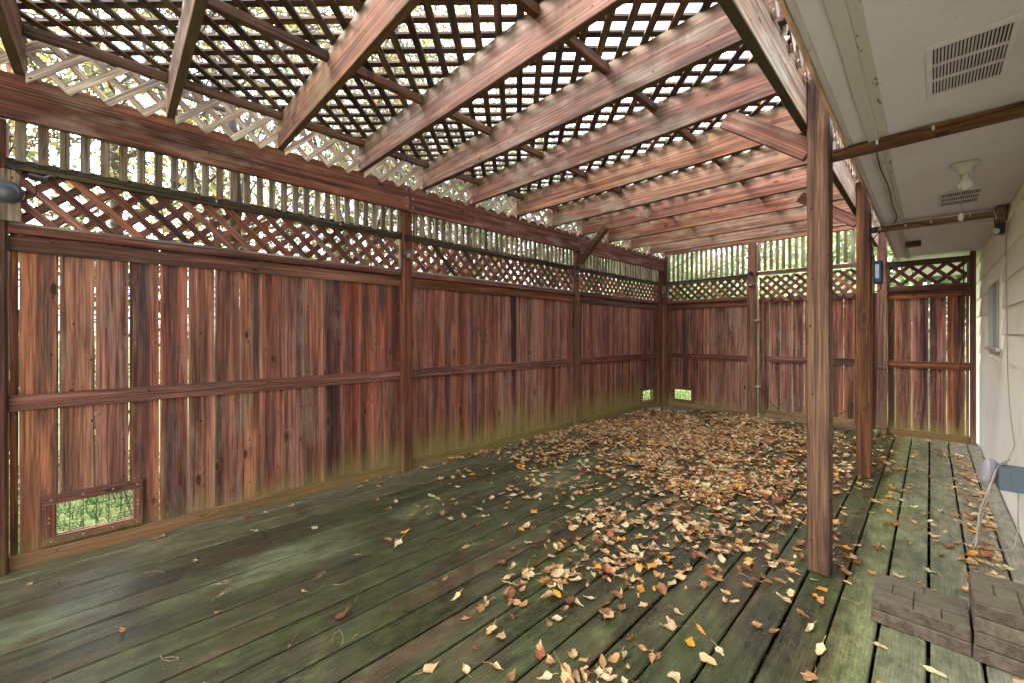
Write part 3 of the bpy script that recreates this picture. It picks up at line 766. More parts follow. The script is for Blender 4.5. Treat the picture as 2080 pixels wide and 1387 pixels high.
# ================================================================== house
hs_t = thing('house', 'cream lap sided house wall with grey painted soffit along the right of the deck', 'house', (3.6, 3, 0))
HY0, HY1 = -3.6, 9.5
SZ = 2.082
XW = 3.535
span('foundation_wall', 'foundation', (XW, HY0, -.38), (XW + .18, HY1, .7895), hs_t, 'y', 'z', bev=0)
span('wall', 'siding', (XW + .022, HY0, .79), (XW + .18, HY1, 2.5), hs_t, 'y', 'z', bev=0)
def siding_plank(z0, z1, y0, y1):
    v = []
    for y in (y0, y1):
        v += [(XW - .004, y, z0), (XW + .0215, y, z0), (XW + .0215, y, z1), (XW + .012, y, z1)]
    f = [(0, 1, 2, 3), (7, 6, 5, 4), (0, 4, 5, 1), (1, 5, 6, 2), (2, 6, 7, 3), (3, 7, 4, 0)]
    c = Vector((XW, (y0 + y1) / 2, z0))
    me = bpy.data.meshes.new('siding_plank'); me.from_pydata([tuple(Vector(p) - c) for p in v], [], f); me.materials.append(M['siding'])
    link(bpy.data.objects.new('siding_plank', me), Matrix.Translation(c), hs_t)
WY0, WY1, WZ0, WZ1 = 5.1, 5.98, 1.075, 1.60
for z in (.79, .985, 1.18, 1.375, 1.57, 1.765, 1.96):
    z1 = min(z + .199, SZ - .002)
    if z + .2 > WZ0 and z < WZ1:
        siding_plank(z, z1, HY0, WY0); siding_plank(z, z1, WY1, HY1)
        if z < WZ0 - .01: siding_plank(z, WZ0 - .0505, WY0 + .001, WY1 - .001)
        if z1 > WZ1 + .05: siding_plank(WZ1 + .0505, z1, WY0 + .001, WY1 - .001)
    else:
        siding_plank(z, z1, HY0, HY1)
win = span('window', 'frame', (XW - .012, WY0, WZ0 - .05), (XW + .02, WY1, WZ0 - .001), hs_t, 'y', 'z')
span('sill', 'frame', (XW - .035, WY0 - .02, WZ0 - .018), (XW - .0125, WY1 + .02, WZ0 + .004), win, 'y', 'z')
span('head_casing', 'siding', (XW - .012, WY0, WZ1 + .001), (XW + .02, WY1, WZ1 + .05), win, 'y', 'z')
span('side_casing', 'siding', (XW - .012, WY0, WZ0), (XW + .02, WY0 + .06, WZ1), win, 'z', 'y')
span('side_casing', 'frame', (XW - .012, WY1 - .06, WZ0), (XW + .02, WY1, WZ1), win, 'z', 'y')
span('sash', 'frame', (XW + .002, WY0 + .0605, WZ0), (XW + .018, WY0 + .11, WZ1), win, 'z', 'y')
span('sash', 'frame', (XW + .002, WY0 + .40, WZ0), (XW + .018, WY0 + .44, WZ1), win, 'z', 'y')
span('pane', 'glass', (XW + .010, WY0 + .111, WZ0), (XW + .014, WY1 - .061, WZ1), win, 'y', 'z', bev=0)
# soffit
span('soffit_panel', 'soffit', (2.905, HY0, SZ), (2.972, HY1, SZ + .012), hs_t, 'y', 'x', bev=0)
span('soffit_panel', 'soffit', (2.985, HY0, SZ), (XW + .02, 2.885, SZ + .012), hs_t, 'y', 'x', bev=0)
span('soffit_panel', 'soffit', (2.985, 2.889, SZ + .001), (XW + .02, 5.0, SZ + .013), hs_t, 'y', 'x', bev=0)
span('soffit_panel', 'soffit', (2.985, 5.004, SZ), (XW + .02, HY1, SZ + .012), hs_t, 'y', 'x', bev=0)
span('soffit_frame', 'batten', (2.80 + .085, HY0, SZ - .004), (2.9045, 7.6, SZ + .10), hs_t, 'y', 'z', bev=.003)
span('drip_edge', 'pale', (2.872, HY0, SZ - .008), (2.8845, 7.6, SZ + .12), hs_t, 'y', 'z', bev=.002)
span('backing', 'soil', (2.89, HY0, SZ + .04), (XW + .02, HY1, SZ + .06), hs_t, 'y', 'x', bev=0)
# sagging batten strip with gaps
def batten(y0, y1, n):
    v, f = [], []
    for i in range(n + 1):
        y = y0 + (y1 - y0) * i / n
        sag = .010 * max(0, mnoise.noise((y * 1.9, 3.1, 0))) + .003
        xo = .004 * mnoise.noise((y * 2.3, 7.7, 0))
        for dx, dz in ((-.019, 0), (.019, .002), (.019, .012), (-.019, .012)): v.append((2.980 + dx + xo, y, SZ - .0125 - sag * (1 if dx < 0 else .35) + dz))
    for i in range(n):
        for k in range(4):
            a = i * 4 + k; b = i * 4 + (k + 1) % 4; f.append((a, b, b + 4, a + 4))
    f += [(3, 2, 1, 0), tuple(n * 4 + k for k in range(4))]
    me = bpy.data.meshes.new('batten_strip'); me.from_pydata(v, [], f); me.materials.append(M['batten'])
    link(bpy.data.objects.new('batten_strip', me), Matrix.Identity(4), hs_t)
batten(HY0, 2.88, 60); batten(2.96, 4.85, 30); batten(4.95, 7.3, 30)
span('peeling_strip', 'peel', (3.001, HY0, SZ - .0012), (3.03, 2.88, SZ - .0004), hs_t, 'y', 'x', bev=0)
span('peeling_strip', 'peel', (3.001, 2.96, SZ - .0012), (3.022, 4.85, SZ - .0004), hs_t, 'y', 'x', bev=0)
# eave above the soffit
def slab(name, mat, pts, th, parent):
    v = [tuple(p) for p in pts] + [(p[0], p[1], p[2] + th) for p in pts]
    f = [(3, 2, 1, 0), (4, 5, 6, 7), (0, 1, 5, 4), (1, 2, 6, 5), (2, 3, 7, 6), (3, 0, 4, 7)]
    me = bpy.data.meshes.new(name); me.from_pydata(v, [], f); me.materials.append(M[mat]); return link(bpy.data.objects.new(name, me), Matrix.Identity(4), parent)
slab('roof', 'roofing', [(2.86, HY0, SZ + .125), (2.86, 7.6, SZ + .125), (6.5, 7.6, 3.6), (6.5, HY0, 3.6)], .03, hs_t)

def vent(x0, x1, y0, y1, label):
    t = thing('soffit_vent', label, 'vent', ((x0 + x1) / 2, (y0 + y1) / 2, SZ), 'soffit vents')
    z0, z1 = SZ - .006, SZ - .0008
    span('vent_frame', 'soffit', (x0, y0, z0), (x1, y0 + .03, z1), t, 'x', 'y', bev=.001)
    span('vent_frame', 'soffit', (x0, y1 - .03, z0), (x1, y1, z1), t, 'x', 'y', bev=.001)
    span('vent_frame', 'soffit', (x0, y0 + .0302, z0), (x0 + .016, y1 - .0302, z1), t, 'y', 'x', bev=.001)
    span('vent_frame', 'soffit', (x1 - .016, y0 + .0302, z0), (x1, y1 - .0302, z1), t, 'y', 'x', bev=.001)
    span('vent_shade_sheet', 'soil', (x0 + .0165, y0 + .0305, SZ - .0009), (x1 - .0165, y1 - .0305, SZ - .0005), t, 'y', 'x', bev=0)  # flat dark sheet standing in for the shade behind the louvres
    ya, yb = y0 + .0302, y1 - .0302; w = (yb - ya) / 3
    for k in (1, 2):
        yk = ya + w * k; span('vent_bar', 'soffit', (x0 + .0162, yk - .007, z0 - .0005), (x1 - .0162, yk + .007, z1), t, 'x', 'y', bev=.001)
    n = 20
    for k in range(3):
        p0 = ya + w * k + (.0075 if k else .001); p1_ = ya + w * (k + 1) - (.0075 if k < 2 else .001)
        for i in range(n):
            x = x0 + .018 + (x1 - x0 - .036) * (i + .5) / n
            m = mat4((0, 1, 0), (.62, 0, .78), (x, (p0 + p1_) / 2, SZ - .0055))
            link(bpy.data.objects.new('louvre', boxmesh('louvre', round(p1_ - p0, 4), .0066, .0012, 'soffit', 0)), m, t)
vent(3.15, 3.345, 2.195, 2.60, 'large louvred soffit vent above the camera, nearest one in the grey soffit')
vent(3.197, 3.398, 4.165, 4.575, 'small looking louvred vent behind the bare bulb in the soffit')

# bare bulb
lamp = thing('ceiling_lamp', 'bare bulb in a white ceramic holder with pull cord under the soffit', 'lamp', (3.29, 3.60, SZ))
lathe('lamp_base', [(.058, -.0015), (.058, -.012), (.050, -.018), (.030, -.022), (.026, -.055), (.022, -.058)], 'ceramic', (3.29, 3.60, SZ), (0, 0, 1), lamp, 28)
lathe('bulb', [(.013, -.059), (.014, -.068), (.020, -.08), (.029, -.098), (.031, -.112), (.027, -.128), (.016, -.139), (.003, -.142)], 'bulb', (3.29, 3.60, SZ), (0, 0, 1), lamp, 24)
cordo = tube('pull_cord', smooth_path([(3.275, 3.585, SZ - .04), (3.273, 3.578, SZ - .10), (3.275, 3.58, SZ - .2), (3.274, 3.58, SZ - .265)], 5), .0016, 'cord', lamp, 5)
lathe('pull_knob', [(.003, 0), (.010, -.008), (.011, -.03), (.006, -.042)], 'ceramic', (3.274, 3.58, SZ - .262), (0, 0, 1), cordo, 12)

# tie bars from the porch posts to the house
b1 = span('tie_bar', 'bar', (2.8215, 2.889, 2.031), (XW - .006, 2.932, 2.0805), None, 'x', 'z', bev=.003)
tag(b1, 'brown wooden bar from the near porch post to the wall, cable clipped along it', 'bar', 'tie bars under the soffit')
b2 = span('tie_bar', 'bar', (2.8215, 4.86, 2.018), (XW - .05, 4.905, 2.062), None, 'x', 'z', bev=.003)
tag(b2, 'brown wooden bar from the second porch post to a block on the wall', 'bar', 'tie bars under the soffit')
blk = span('wall_block', 'bar', (XW - .05, 4.80, 1.955), (XW - .0055, 4.97, 2.075), None, 'y', 'z', bev=.003)
tag(blk, 'wood block on the wall holding the end of the far bar', 'block')
blk = span('soffit_block', 'bar', (2.99, 5.9, SZ - .055), (3.10, 5.96, SZ - .002), None, 'x', 'z', bev=.003)
tag(blk, 'short brown wood block under the far soffit', 'block')
def cable(name, pts, r, mat, label, n=6):
    return tag(tube(name, smooth_path(pts, n), r, mat, None, 6), label, 'cable')
cable('cable', [(2.83, 2.885, 2.064), (2.95, 2.884, 2.075), (3.0, 2.884, 2.062), (3.1, 2.884, 2.068), (3.2, 2.884, 2.058), (3.32, 2.884, 2.062), (3.52, 2.884, 2.075)], .0035, 'tie', 'dark cable clipped along the near wooden bar')
for x in (2.985, 3.165):
    tag(span('cable_clip', 'whitepl', (x, 2.878, 2.052), (x + .009, 2.8885, 2.072), None, 'z', 'x', bev=.001), 'white clip on the near bar, %s' % ('at the batten strip' if x < 3 else 'midway along it'), 'cable clip', 'white cable clips')
cable('cable', [(2.98, 2.96, SZ - .016), (2.975, 3.3, SZ - .02), (2.985, 3.7, SZ - .017), (2.98, 4.2, SZ - .02), (2.985, 4.6, SZ - .018), (2.95, 4.8, SZ - .035), (2.88, 4.855, 2.055)], .0032, 'tie', 'dark cable running along the batten strip between the two bars')
cable('cable', [(2.83, 4.845, 1.95), (2.86, 4.85, 2.0), (2.93, 4.848, 2.035), (3.03, 4.846, 2.052), (3.1, 4.843, 2.04), (3.17, 4.84, 2.01)], .0045, 'black', 'black cable arching from the second porch post to a loose plug end')
cable('cable', [(2.90, 4.855, 2.058), (3.1, 4.852, 2.065), (3.3, 4.852, 2.06), (3.46, 4.85, 2.062), (3.478, 4.80, 2.02), (3.484, 4.79, 1.98)], .003, 'whitepl', 'pale cable fixed along the far wooden bar')
cable('cable', [(3.0, 5.0, 2.045), (3.2, 4.98, 2.03), (3.48, 4.83, 1.985)], .002, 'cord', 'thin pale cord stretched under the far soffit')
cable('cable', [(XW - .012, 4.75, 1.96), (XW - .014, 4.72, 1.7), (XW - .012, 4.70, 1.3), (XW - .014, 4.64, .95), (XW - .012, 4.55, .7), (XW - .012, 4.40, .55), (XW - .02, 4.28, .5), (3.47, 4.1, .43)], .003, 'cord', 'thin grey cord hanging down the siding to the outlet box')
for i, (x, y, z) in enumerate(((3.02, 4.853, 2.03), (3.16, 4.853, 2.03), (3.36, 4.853, 2.04), (2.87, 4.853, 2.028))):
    tag(span('cable_clip', 'whitepl', (x, y, z), (x + .008, y + .006, z + .022), None, 'z', 'x', bev=.001), 'white clip on the far bar, %s' % ('second from the porch post', 'third from the porch post', 'nearest the wall', 'first from the porch post')[i], 'cable clip', 'white cable clips')
wl = thing('flood_light', 'dark wall lamp under the block at the end of the far bar', 'lamp', (3.50, 4.86, 1.93))
span('housing', 'black', (3.482, 4.82, 1.885), (XW - .0055, 4.90, 1.9545), wl, 'y', 'z', bev=.006)
lathe('lens', [(.018, 0), (.02, .006), (.014, .012)], 'ceramic', (3.485, 4.815, 1.905), (-.4, -1, -.3), wl, 14)

# black control box on the second porch post
cb = thing('control_box', 'navy blue control box with silver label on a board beside the second porch post', 'control box', (2.83, 4.86, 1.66))
span('mount_board', 'grey', (2.8215, 4.845, 1.518), (2.8395, 4.895, 1.83), cb, 'z', 'y', bev=.002)
bx = span('case', 'bluebox', (2.8398, 4.80, 1.592), (2.892, 4.90, 1.775), cb, 'z', 'y', bev=.008)
span('label_plate', 'label', (2.848, 4.7985, 1.632), (2.872, 4.7999, 1.745), bx, 'z', 'x', bev=0)
span('junction', 'black', (2.8215, 4.82, 2.012), (2.855, 4.858, 2.05), cb, 'x', 'z', bev=.004)
cable('cable', [(2.828, 4.83, 2.015), (2.805, 4.812, 1.98), (2.806, 4.812, 1.93), (2.825, 4.835, 1.89), (2.832, 4.84, 1.83), (2.845, 4.83, 1.775)], .004, 'black', 'black cable looping from the junction to the navy control box')
cable('cable', [(2.875, 4.85, 1.592), (2.878, 4.85, 1.555), (2.862, 4.85, 1.535), (2.845, 4.84, 1.53)], .004, 'black', 'short black cable loop below the navy control box')

# deck lamps
def deck_lamp(c, axis, label, board=None, r=.037, lens='amber'):
    t = thing('post_lamp', label, 'lamp', c, 'round post lamps')
    a = Vector(axis); c = Vector(c)
    if board:
        lo, hi = board; span('mount_board', 'grey', lo, hi, t, 'z', 'y' if abs(a.x) > .5 else 'x', bev=.002)
    lathe('housing', [(r * .9, .0005), (r, .006), (r, .018), (r * .92, .034), (r * .7, .048)], 'darkmetal', c, a * .9 + Vector((0, 0, .12)), t, 22)
    lathe('lens', [(r * .70, 0), (r * .66, .010), (r * .45, .02), (.004, .025)], lens, c + a * .034 + Vector((0, 0, -.012)), a * .8 + Vector((0, 0, -.55)), t, 18)
    return t
deck_lamp((.0005, 2.19, 1.862), (1, 0, 0), 'round lamp with amber lens on the post between the two nearer long panels')
deck_lamp((.0005, 4.638, 1.896), (1, 0, 0), 'round lamp on the post below the knee brace')
deck_lamp((.019, .01, 1.868), (1, 0, 0), 'dark round lamp on a grey board at the left edge', ((.001, -.055, 1.735), (.0185, .048, 1.985)), .052, 'darkmetal')
deck_lamp((.045, 6.97, 1.885), (0, -1, 0), 'small lamp on a grey board on the corner post', ((.008, 6.971, 1.795), (.078, 6.9895, 1.985)), .03)
deck_lamp((1.352, 6.9845, 1.895), (0, -1, 0), 'dark round lamp on the post left of the gate', None, .038)
def jbox(c, ax, label):
    c = Vector(c); lo = c - Vector((.018, .02, .025)); hi = c + Vector((.018, .02, .025))
    o = span('wire_box', 'black', lo, hi, None, 'z', 'y', bev=.006); tag(o, label, 'junction box', 'dark wire boxes')
    return o
jbox((.0195, 2.19, 2.012), 0, 'dark wire box above the amber lamp on the post between the nearer panels')
jbox((.0195, 4.615, 2.026), 0, 'dark wire box under the knee brace foot')
jbox((.06, 6.965, 2.04), 0, 'dark wire box above the small corner lamp')
jbox((1.352, 6.963, 2.055), 0, 'dark wire box above the lamp left of the gate')
def run(y0, y1, z0, z1, label):
    n = 8; pts = [(-.006, y0 + (y1 - y0) * i / n, z0 + (z1 - z0) * i / n - .009 * math.sin(math.pi * i / n) + R.uniform(-.002, .002)) for i in range(n + 1)]
    cable('cable', pts, .0035, 'black', label, 3)
run(.02, 2.17, 2.025, 2.022, 'dark cable sagging along the nearest panel under its uprights')
run(2.21, 4.60, 2.022, 2.022, 'dark cable sagging along the middle panel under its uprights')
run(4.66, 6.95, 2.022, 2.03, 'dark cable sagging along the farthest panel under its uprights')
cable('cable', [(.08, 6.97, 2.04), (.5, 6.998, 2.03), (.9, 6.995, 2.045), (1.33, 6.97, 2.055)], .004, 'black', 'dark cable along the corner section of the gate wall')
cable('cable', [(3.415, 7.0, 2.03), (3.41, 6.99, 1.6), (3.40, 6.995, 1.2), (3.405, 6.99, 1.0), (3.385, 6.995, .8), (3.375, 6.99, .5), (3.37, 6.995, .15)], .005, 'tie', 'brown cable hanging down the tall end panel')
for i, y in enumerate((.84, 1.62)):
    tag(span('cable_clip', 'whitepl', (-.0115, y, 2.014), (-.003, y + .007, 2.034), None, 'z', 'y', bev=.001), 'white clip holding the dark cable on the nearest panel, %s' % ('left one' if i == 0 else 'right one'), 'cable clip', 'white cable clips')
# little solar panel at the left edge
sp = thing('solar_panel', 'small dark solar panel on a bent bracket above the left lattice', 'solar panel', (.02, .10, 1.965))
piece('cell', 'darkmetal', (.03, .105, 1.962), .062, .05, .010, (0, 1, -.12), (1, 0, .25), sp, bev=.002)
tube('bracket', smooth_path([(.02, .12, 1.967), (.012, .135, 1.985), (-.004, .15, 1.995), (-.012, .157, 1.99)], 4), .005, 'steel', sp, 6)
cable('cable', [(.03, .095, 1.957), (.03, .10, 1.90), (.028, .085, 1.855), (.028, .05, 1.835), (.03, .01, 1.845)], .0022, 'black', 'thin black wire from the solar panel to the left lamp')
cable('cable', [(.012, -.09, 2.14), (.02, -.03, 2.05), (.024, .03, 1.985), (.02, .055, 1.965), (.012, .09, 1.96)], .005, 'black', 'thick black cable crossing the grey board at the left edge')

# outlet box and cords on the house wall
ob = thing('outlet_box', 'blue grey outlet box with a smoky cover low on the house wall', 'outlet box', (3.48, 3.95, .38))
span('box', 'greyblue', (3.425, 3.90, .318), (XW - .001, 4.02, .442), ob, 'x', 'z', bev=.005)
span('box_lid', 'greyblue', (3.470, 3.893, .320), (XW - .001, 3.8995, .440), ob, 'x', 'z', bev=.002)
cv = lathe('cover', [(.030, 0), (.034, .02), (.034, .09), (.026, .125), (.012, .135)], 'milky', (3.385, 3.97, .335), (.15, 0, 1), ob, 16)
def cord(pts, r, label): return tag(tube('cord', smooth_path(pts, 6), r, 'cord', None, 6), label, 'cord')
cord([(3.478, 4.05, .465), (3.43, 3.95, .44), (3.40, 3.88, .36), (3.36, 3.84, .22), (3.345, 3.80, .12), (3.34, 3.78, .04), (3.325, 3.74, .008)], .0048, 'thick white cord bundle hanging from the outlet box to the deck')
cord([(3.46, 4.03, .455), (3.42, 3.93, .425), (3.395, 3.87, .34), (3.37, 3.85, .2), (3.35, 3.85, .1), (3.33, 3.82, .02), (3.30, 3.78, .006)], .0035, 'thin white cord looping beside the thick bundle at the outlet box')
cord([(3.50, 3.95, .315), (3.497, 3.92, .22), (3.49, 3.88, .1), (3.47, 3.85, .02), (3.43, 3.84, .008), (3.38, 3.86, .008), (3.36, 3.9, .008)], .0034, 'white cord drooping from under the outlet box onto the boards')

# pavers
def paver_stack(x0, x1, y0, y1, n, label, wear):
    t = thing('paver_stack', label, 'paver stack', ((x0 + x1) / 2, (y0 + y1) / 2, 0), 'stacked concrete pavers')
    h = .0545
    for k in range(n):
        j = lambda: R.uniform(-.002, .002)
        top = k == n - 1
        b = span('paver', 'paver', (x0 + j(), y0 + j(), .001 + k * h), (x1 + j(), y1 + j(), .001 + (k + 1) * h - (.0055 if top else .0025)), t, 'x', 'y', bev=.004)
        if top:
            # moulded cobble faces on the top paver
            zz = .001 + n * h - .0054
            rows = [(y0, .33), (y0 + (y1 - y0) * .34, .33), (y0 + (y1 - y0) * .67, .33)]
            cuts = [(0, .45, .73, 1), (0, .22, .45, 1), (0, .55, 1)]
            for (ya, fr), cu in zip(rows, cuts):
                yb = ya + (y1 - y0) * fr
                for a, c in zip(cu[:-1], cu[1:]):
                    span('cobble_face', 'paver', (x0 + (x1 - x0) * a + .002, ya + .0018, zz), (x0 + (x1 - x0) * c - .002, yb - .0018, zz + .005 + R.uniform(-.001, .001)), b, 'x', 'y', bev=.002)
    return t
paver_stack(2.990, 3.266, 2.612, 2.845, 2, 'low stack of two grey cobble patterned pavers near the porch post', 0)
paver_stack(3.2705, 3.53, 2.606, 2.885, 4, 'taller stack of four brown grey pavers against the house wall', 0)

# ================================================================== fallen leaves
TAN = [S(202, 162, 114), S(186, 144, 96), S(210, 176, 128), S(168, 124, 82), S(198, 172, 134), S(148, 106, 70), S(212, 188, 146)]
NAMES = ['tan', 'light brown', 'pale tan', 'brown', 'beige', 'dull brown', 'cream']
GOLD = [S(222, 160, 60), S(204, 142, 62)]; PALE = [S(214, 202, 158), S(190, 192, 140)]; ROSE = [S(160, 96, 70), S(112, 70, 48)]
def leaf_geom(rr, L, shape, curl, fold):
    """vertices and faces of one leaf lying about z = 0, stem included"""
    st = {'oval': [0, .42, .72, .92, 1, .94, .78, .52, .25, 0], 'pointed': [0, .6, .95, 1, .86, .66, .46, .28, .13, 0], 'lobed': [0, .5, .95, .62, .7, 1.1, .58, .62, .3, 0]}[shape]
    n = len(st); hw = L * (rr.uniform(.22, .34) if shape != 'lobed' else rr.uniform(.30, .42)); v, f = [], []
    tw = rr.uniform(-.5, .5); ph = rr.uniform(0, 6.28); b2 = rr.uniform(-.8, .8)
    for i, w in enumerate(st):
        t = i / (n - 1); a = (t - .5) * curl * 2
        rad = L / max(abs(curl) * 2, .001)
        x = math.sin(a) * rad if abs(curl) > .05 else (t - .5) * L
        z0 = (1 - math.cos(a)) * rad if abs(curl) > .05 else 0
        bend = b2 * L * .25 * (t - .5) ** 2
        for sgn in (-1, -.5, 0, .5, 1):
            ww = w * hw * (1 + (rr.uniform(-.2, .16) if abs(sgn) == 1 else 0))
            ang = fold * abs(sgn) + tw * (t - .5) * sgn
            y = sgn * ww * math.cos(ang); z = z0 + abs(sgn) * ww * math.sin(ang) + .16 * hw * math.sin(ph + t * 9 + sgn * 2) * abs(sgn) + rr.uniform(-.03, .03) * hw
            v.append((x, y + bend, z))
    for i in range(n - 1):
        for k in range(4):
            a = i * 5 + k; f.append((a, a + 1, a + 6, a + 5))
    if rr.random() < .5:      # stem
        b = len(v); p = v[2]; sl_ = L * rr.uniform(.3, .7); sx = rr.uniform(-.4, .4)
        for k in range(3):
            t = k / 2; w = .0009
            c = (p[0] - sl_ * t, p[1] + sx * sl_ * t * t, p[2] + .004 * t)
            v += [(c[0], c[1] - w, c[2]), (c[0], c[1] + w, c[2])]
        f += [(b, b + 1, b + 3, b + 2), (b + 2, b + 3, b + 5, b + 4)]
    zm = min(p[2] for p in v); v = [(a, b_, c - zm) for a, b_, c in v]
    return v, f
def G(x, y, cx, cy, sx, sy, rot=0):
    dx, dy = x - cx, y - cy
    if rot: dx, dy = dx * math.cos(rot) + dy * math.sin(rot), -dx * math.sin(rot) + dy * math.cos(rot)
    return math.exp(-.5 * ((dx / sx) ** 2 + (dy / sy) ** 2))
def density(x, y):
    d = 950 * G(x, y, 1.1, 5.3, .66, .78) + 420 * G(x, y, .38, 4.6, .32, .85) + 440 * G(x, y, 1.75, 3.75, .40, .62)
    d += 520 * G(x, y, 1.92, 2.8, .16, .42) + 620 * G(x, y, 1.93, 2.05, .12, .2) + 520 * G(x, y, 2.36, 1.5, .13, .09)
    d += 240 * G(x, y, 3.44, 4.7, .09, 1.1) + 150 * G(x, y, 3.40, 3.5, .10, .35) + 330 * G(x, y, .025, 3.0, .03, .8)
    d += 80 * G(x, y, 2.3, 4.6, .3, 1.2) + 80 * G(x, y, 2.25, 3.0, .22, .5) + 30 * G(x, y, 2.8, 3.9, .2, .8)
    d += (9 if x > 1.6 else 4) * (1 if y > 1.2 else .8) + 24 * G(x, y, .95, 2.2, .2, .5) + 45 * G(x, y, 2.72, 2.7, .1, .25)
    d *= .4 + 2.9 * max(0, .5 + 1.5 * mnoise.noise((x * 2.7, y * 2.7, 4.2)) + 1.1 * mnoise.noise((x * 7, y * 7, 1)))
    return d * (1 - .8 * G(x, y, .3, 6.6, .25, .2))
rl = random.Random(5)
spots = []
cell = .09
nx, ny = int(3.5 / cell), int(7.9 / cell)
for i in range(nx):
    for j in range(ny):
        x, y = i * cell + .01, -.9 + j * cell
        d = density(x + cell / 2, y + cell / 2) * cell * cell
        k = int(d) + (1 if rl.random() < d - int(d) else 0)
        for _ in range(k):
            px_, py_ = x + rl.random() * cell, y + rl.random() * cell
            if py_ > 6.97 or px_ > 3.5: continue
            if 2.97 < px_ < 3.54 and 2.58 < py_ < 2.90: continue
            if P1x - .03 < px_ < P1x + .12 and (P1y - .03 < py_ < P1y + .12 or P2y - .03 < py_ < P2y + .12): continue
            spots.append((px_, py_, d / (cell * cell)))
for (u_, v_) in ((1.047, .687), (.92, .40), (1.15, 1.0), (.55, 1.25), (2.30, .95), (2.62, 1.35), (2.72, 1.12), (2.9, 1.55), (3.05, 2.2), (2.55, 1.75), (3.17, 2.42)):
    spots.append((u_, v_, 5))
def proj(x, y, z):
    th = math.radians(45.669); dx, dy, dz = x - camx, y - camy, z - 1.18
    d = -math.sin(th) * dx + math.cos(th) * dy; r = math.cos(th) * dx + math.sin(th) * dy
    return (1040 + 829.7 * r / d, 679.5 - 829.7 * dz / d, d) if d > .05 else (0, 9999, d)
inview = []; rest = []
for s_ in spots:
    u, v_, d = proj(s_[0], s_[1], 0)
    (inview if 0 < u < 2080 and v_ < 1385 and d > 0 else rest).append((d, s_))
inview.sort()
single = [s_ for _, s_ in inview[:240]]; heap = [s_ for _, s_ in inview[240:]]
print('leaves', len(inview), len(rest))
def leaf_pick(rr):
    t = rr.random()
    if t < .78: i = rr.randrange(len(TAN)); return TAN[i], NAMES[i]
    if t < .84: return GOLD[rr.randrange(2)], 'golden'
    if t < .90: return PALE[rr.randrange(2)], 'pale greenish'
    return ROSE[rr.randrange(2)], 'reddish brown'
def leaf_rot(rr, dens, layer):
    tilt = rr.gauss(0, .10 if dens < 120 else .20)
    return Matrix.Rotation(rr.uniform(0, 6.283), 4, 'Z') @ Matrix.Rotation(tilt, 4, 'X') @ Matrix.Rotation(rr.gauss(0, .15), 4, 'Y')
def state(rr):
    t = rr.random()
    if t < .42: return rr.uniform(.1, .4), rr.uniform(.03, .25), 'flat'
    if t < .72: return rr.uniform(.4, .8), rr.uniform(.15, .5), 'cupped'
    if t < .85: return rr.uniform(.2, .6), rr.uniform(.7, 1.2), 'folded'
    return rr.uniform(1.0, 1.6), rr.uniform(.5, 1.2), 'curled'
ORD = ['first', 'second', 'third', 'fourth', 'fifth', 'sixth', 'seventh', 'eighth', 'ninth', 'tenth', 'eleventh', 'twelfth', 'thirteenth', 'fourteenth', 'fifteenth', 'sixteenth', 'seventeenth', 'eighteenth', 'nineteenth', 'twentieth']
def where(x, y):
    if x < .07: return 'against the long fence foot'
    if x > 3.36: return 'along the house wall foot'
    k = math.floor((x - 2.733) / DP)
    side = 'on the board at near post' if k == 0 else ('%s board %s of near post' % (ORD[min(abs(k) - 1, 19)], 'left' if k < 0 else 'right'))
    return side
used = {}
for x, y, dn in single:
    L = rl.triangular(.030, .086, .054); sh = rl.choice(['oval', 'oval', 'pointed', 'pointed', 'lobed']); cu, fo, sn = state(rl)
    size = 'small' if L < .054 else 'large' if L > .070 else 'medium'
    far = 'before pavers' if y < 2.6 else 'beyond pavers'
    for _ in range(12):
        c, cn = leaf_pick(rl); cu, fo, sn = state(rl)
        lb = '%s %s %s %s leaf, %s, %s' % (size, cn, sn, sh, where(x, y), far)
        if lb not in used: break
    used[lb] = 1
    v, f = leaf_geom(rl, L, sh, cu, fo)
    me = bpy.data.meshes.new('fallen_leaf'); me.from_pydata(v, [], f); me.materials.append(M['leaf'])
    at = me.attributes.new('tint', 'FLOAT_COLOR', 'POINT')
    for d_ in at.data: d_.color = c
    for p in me.polygons: p.use_smooth = True
    m = leaf_rot(rl, dn, 0)
    zl = min((m @ Vector(p)).z for p in v)
    m = Matrix.Translation((x, y, -zl + .0008 + (rl.uniform(0, .018) if dn > 150 else 0))) @ m
    o = link(bpy.data.objects.new('fallen_leaf', me), m)
    tag(o, lb, 'leaf', 'fallen leaves lying singly on the deck')
v, f, tint = [], [], []
for x, y, dn in heap + [s_ for _, s_ in rest]:
    L = rl.triangular(.030, .086, .052); sh = rl.choice(['oval', 'oval', 'pointed', 'pointed', 'lobed']); cu, fo, sn = state(rl)
    c, cn = leaf_pick(rl)
    lv, lf = leaf_geom(rl, L, sh, cu, fo)
    m = leaf_rot(rl, dn, 0); zl = min((m @ Vector(p)).z for p in lv)
    m = Matrix.Translation((x, y, -zl + .001 + rl.uniform(0, .03) * min(1, dn / 350))) @ m
    b = len(v); v += [tuple(m @ Vector(p)) for p in lv]; f += [tuple(i + b for i in q_) for q_ in lf]; tint += [c] * len(lv)
me = bpy.data.meshes.new('leaf_litter'); me.from_pydata(v, [], f); me.materials.append(M['leaf'])
at = me.attributes.new('tint', 'FLOAT_COLOR', 'POINT')
for i, d_ in enumerate(at.data): d_.color = tint[i]
for p in me.polygons: p.use_smooth = True
o = link(bpy.data.objects.new('leaf_litter', me), Matrix.Identity(4)); tag(o, 'thick drift of tan fallen leaves covering the far deck', 'leaf litter', None, 'stuff')
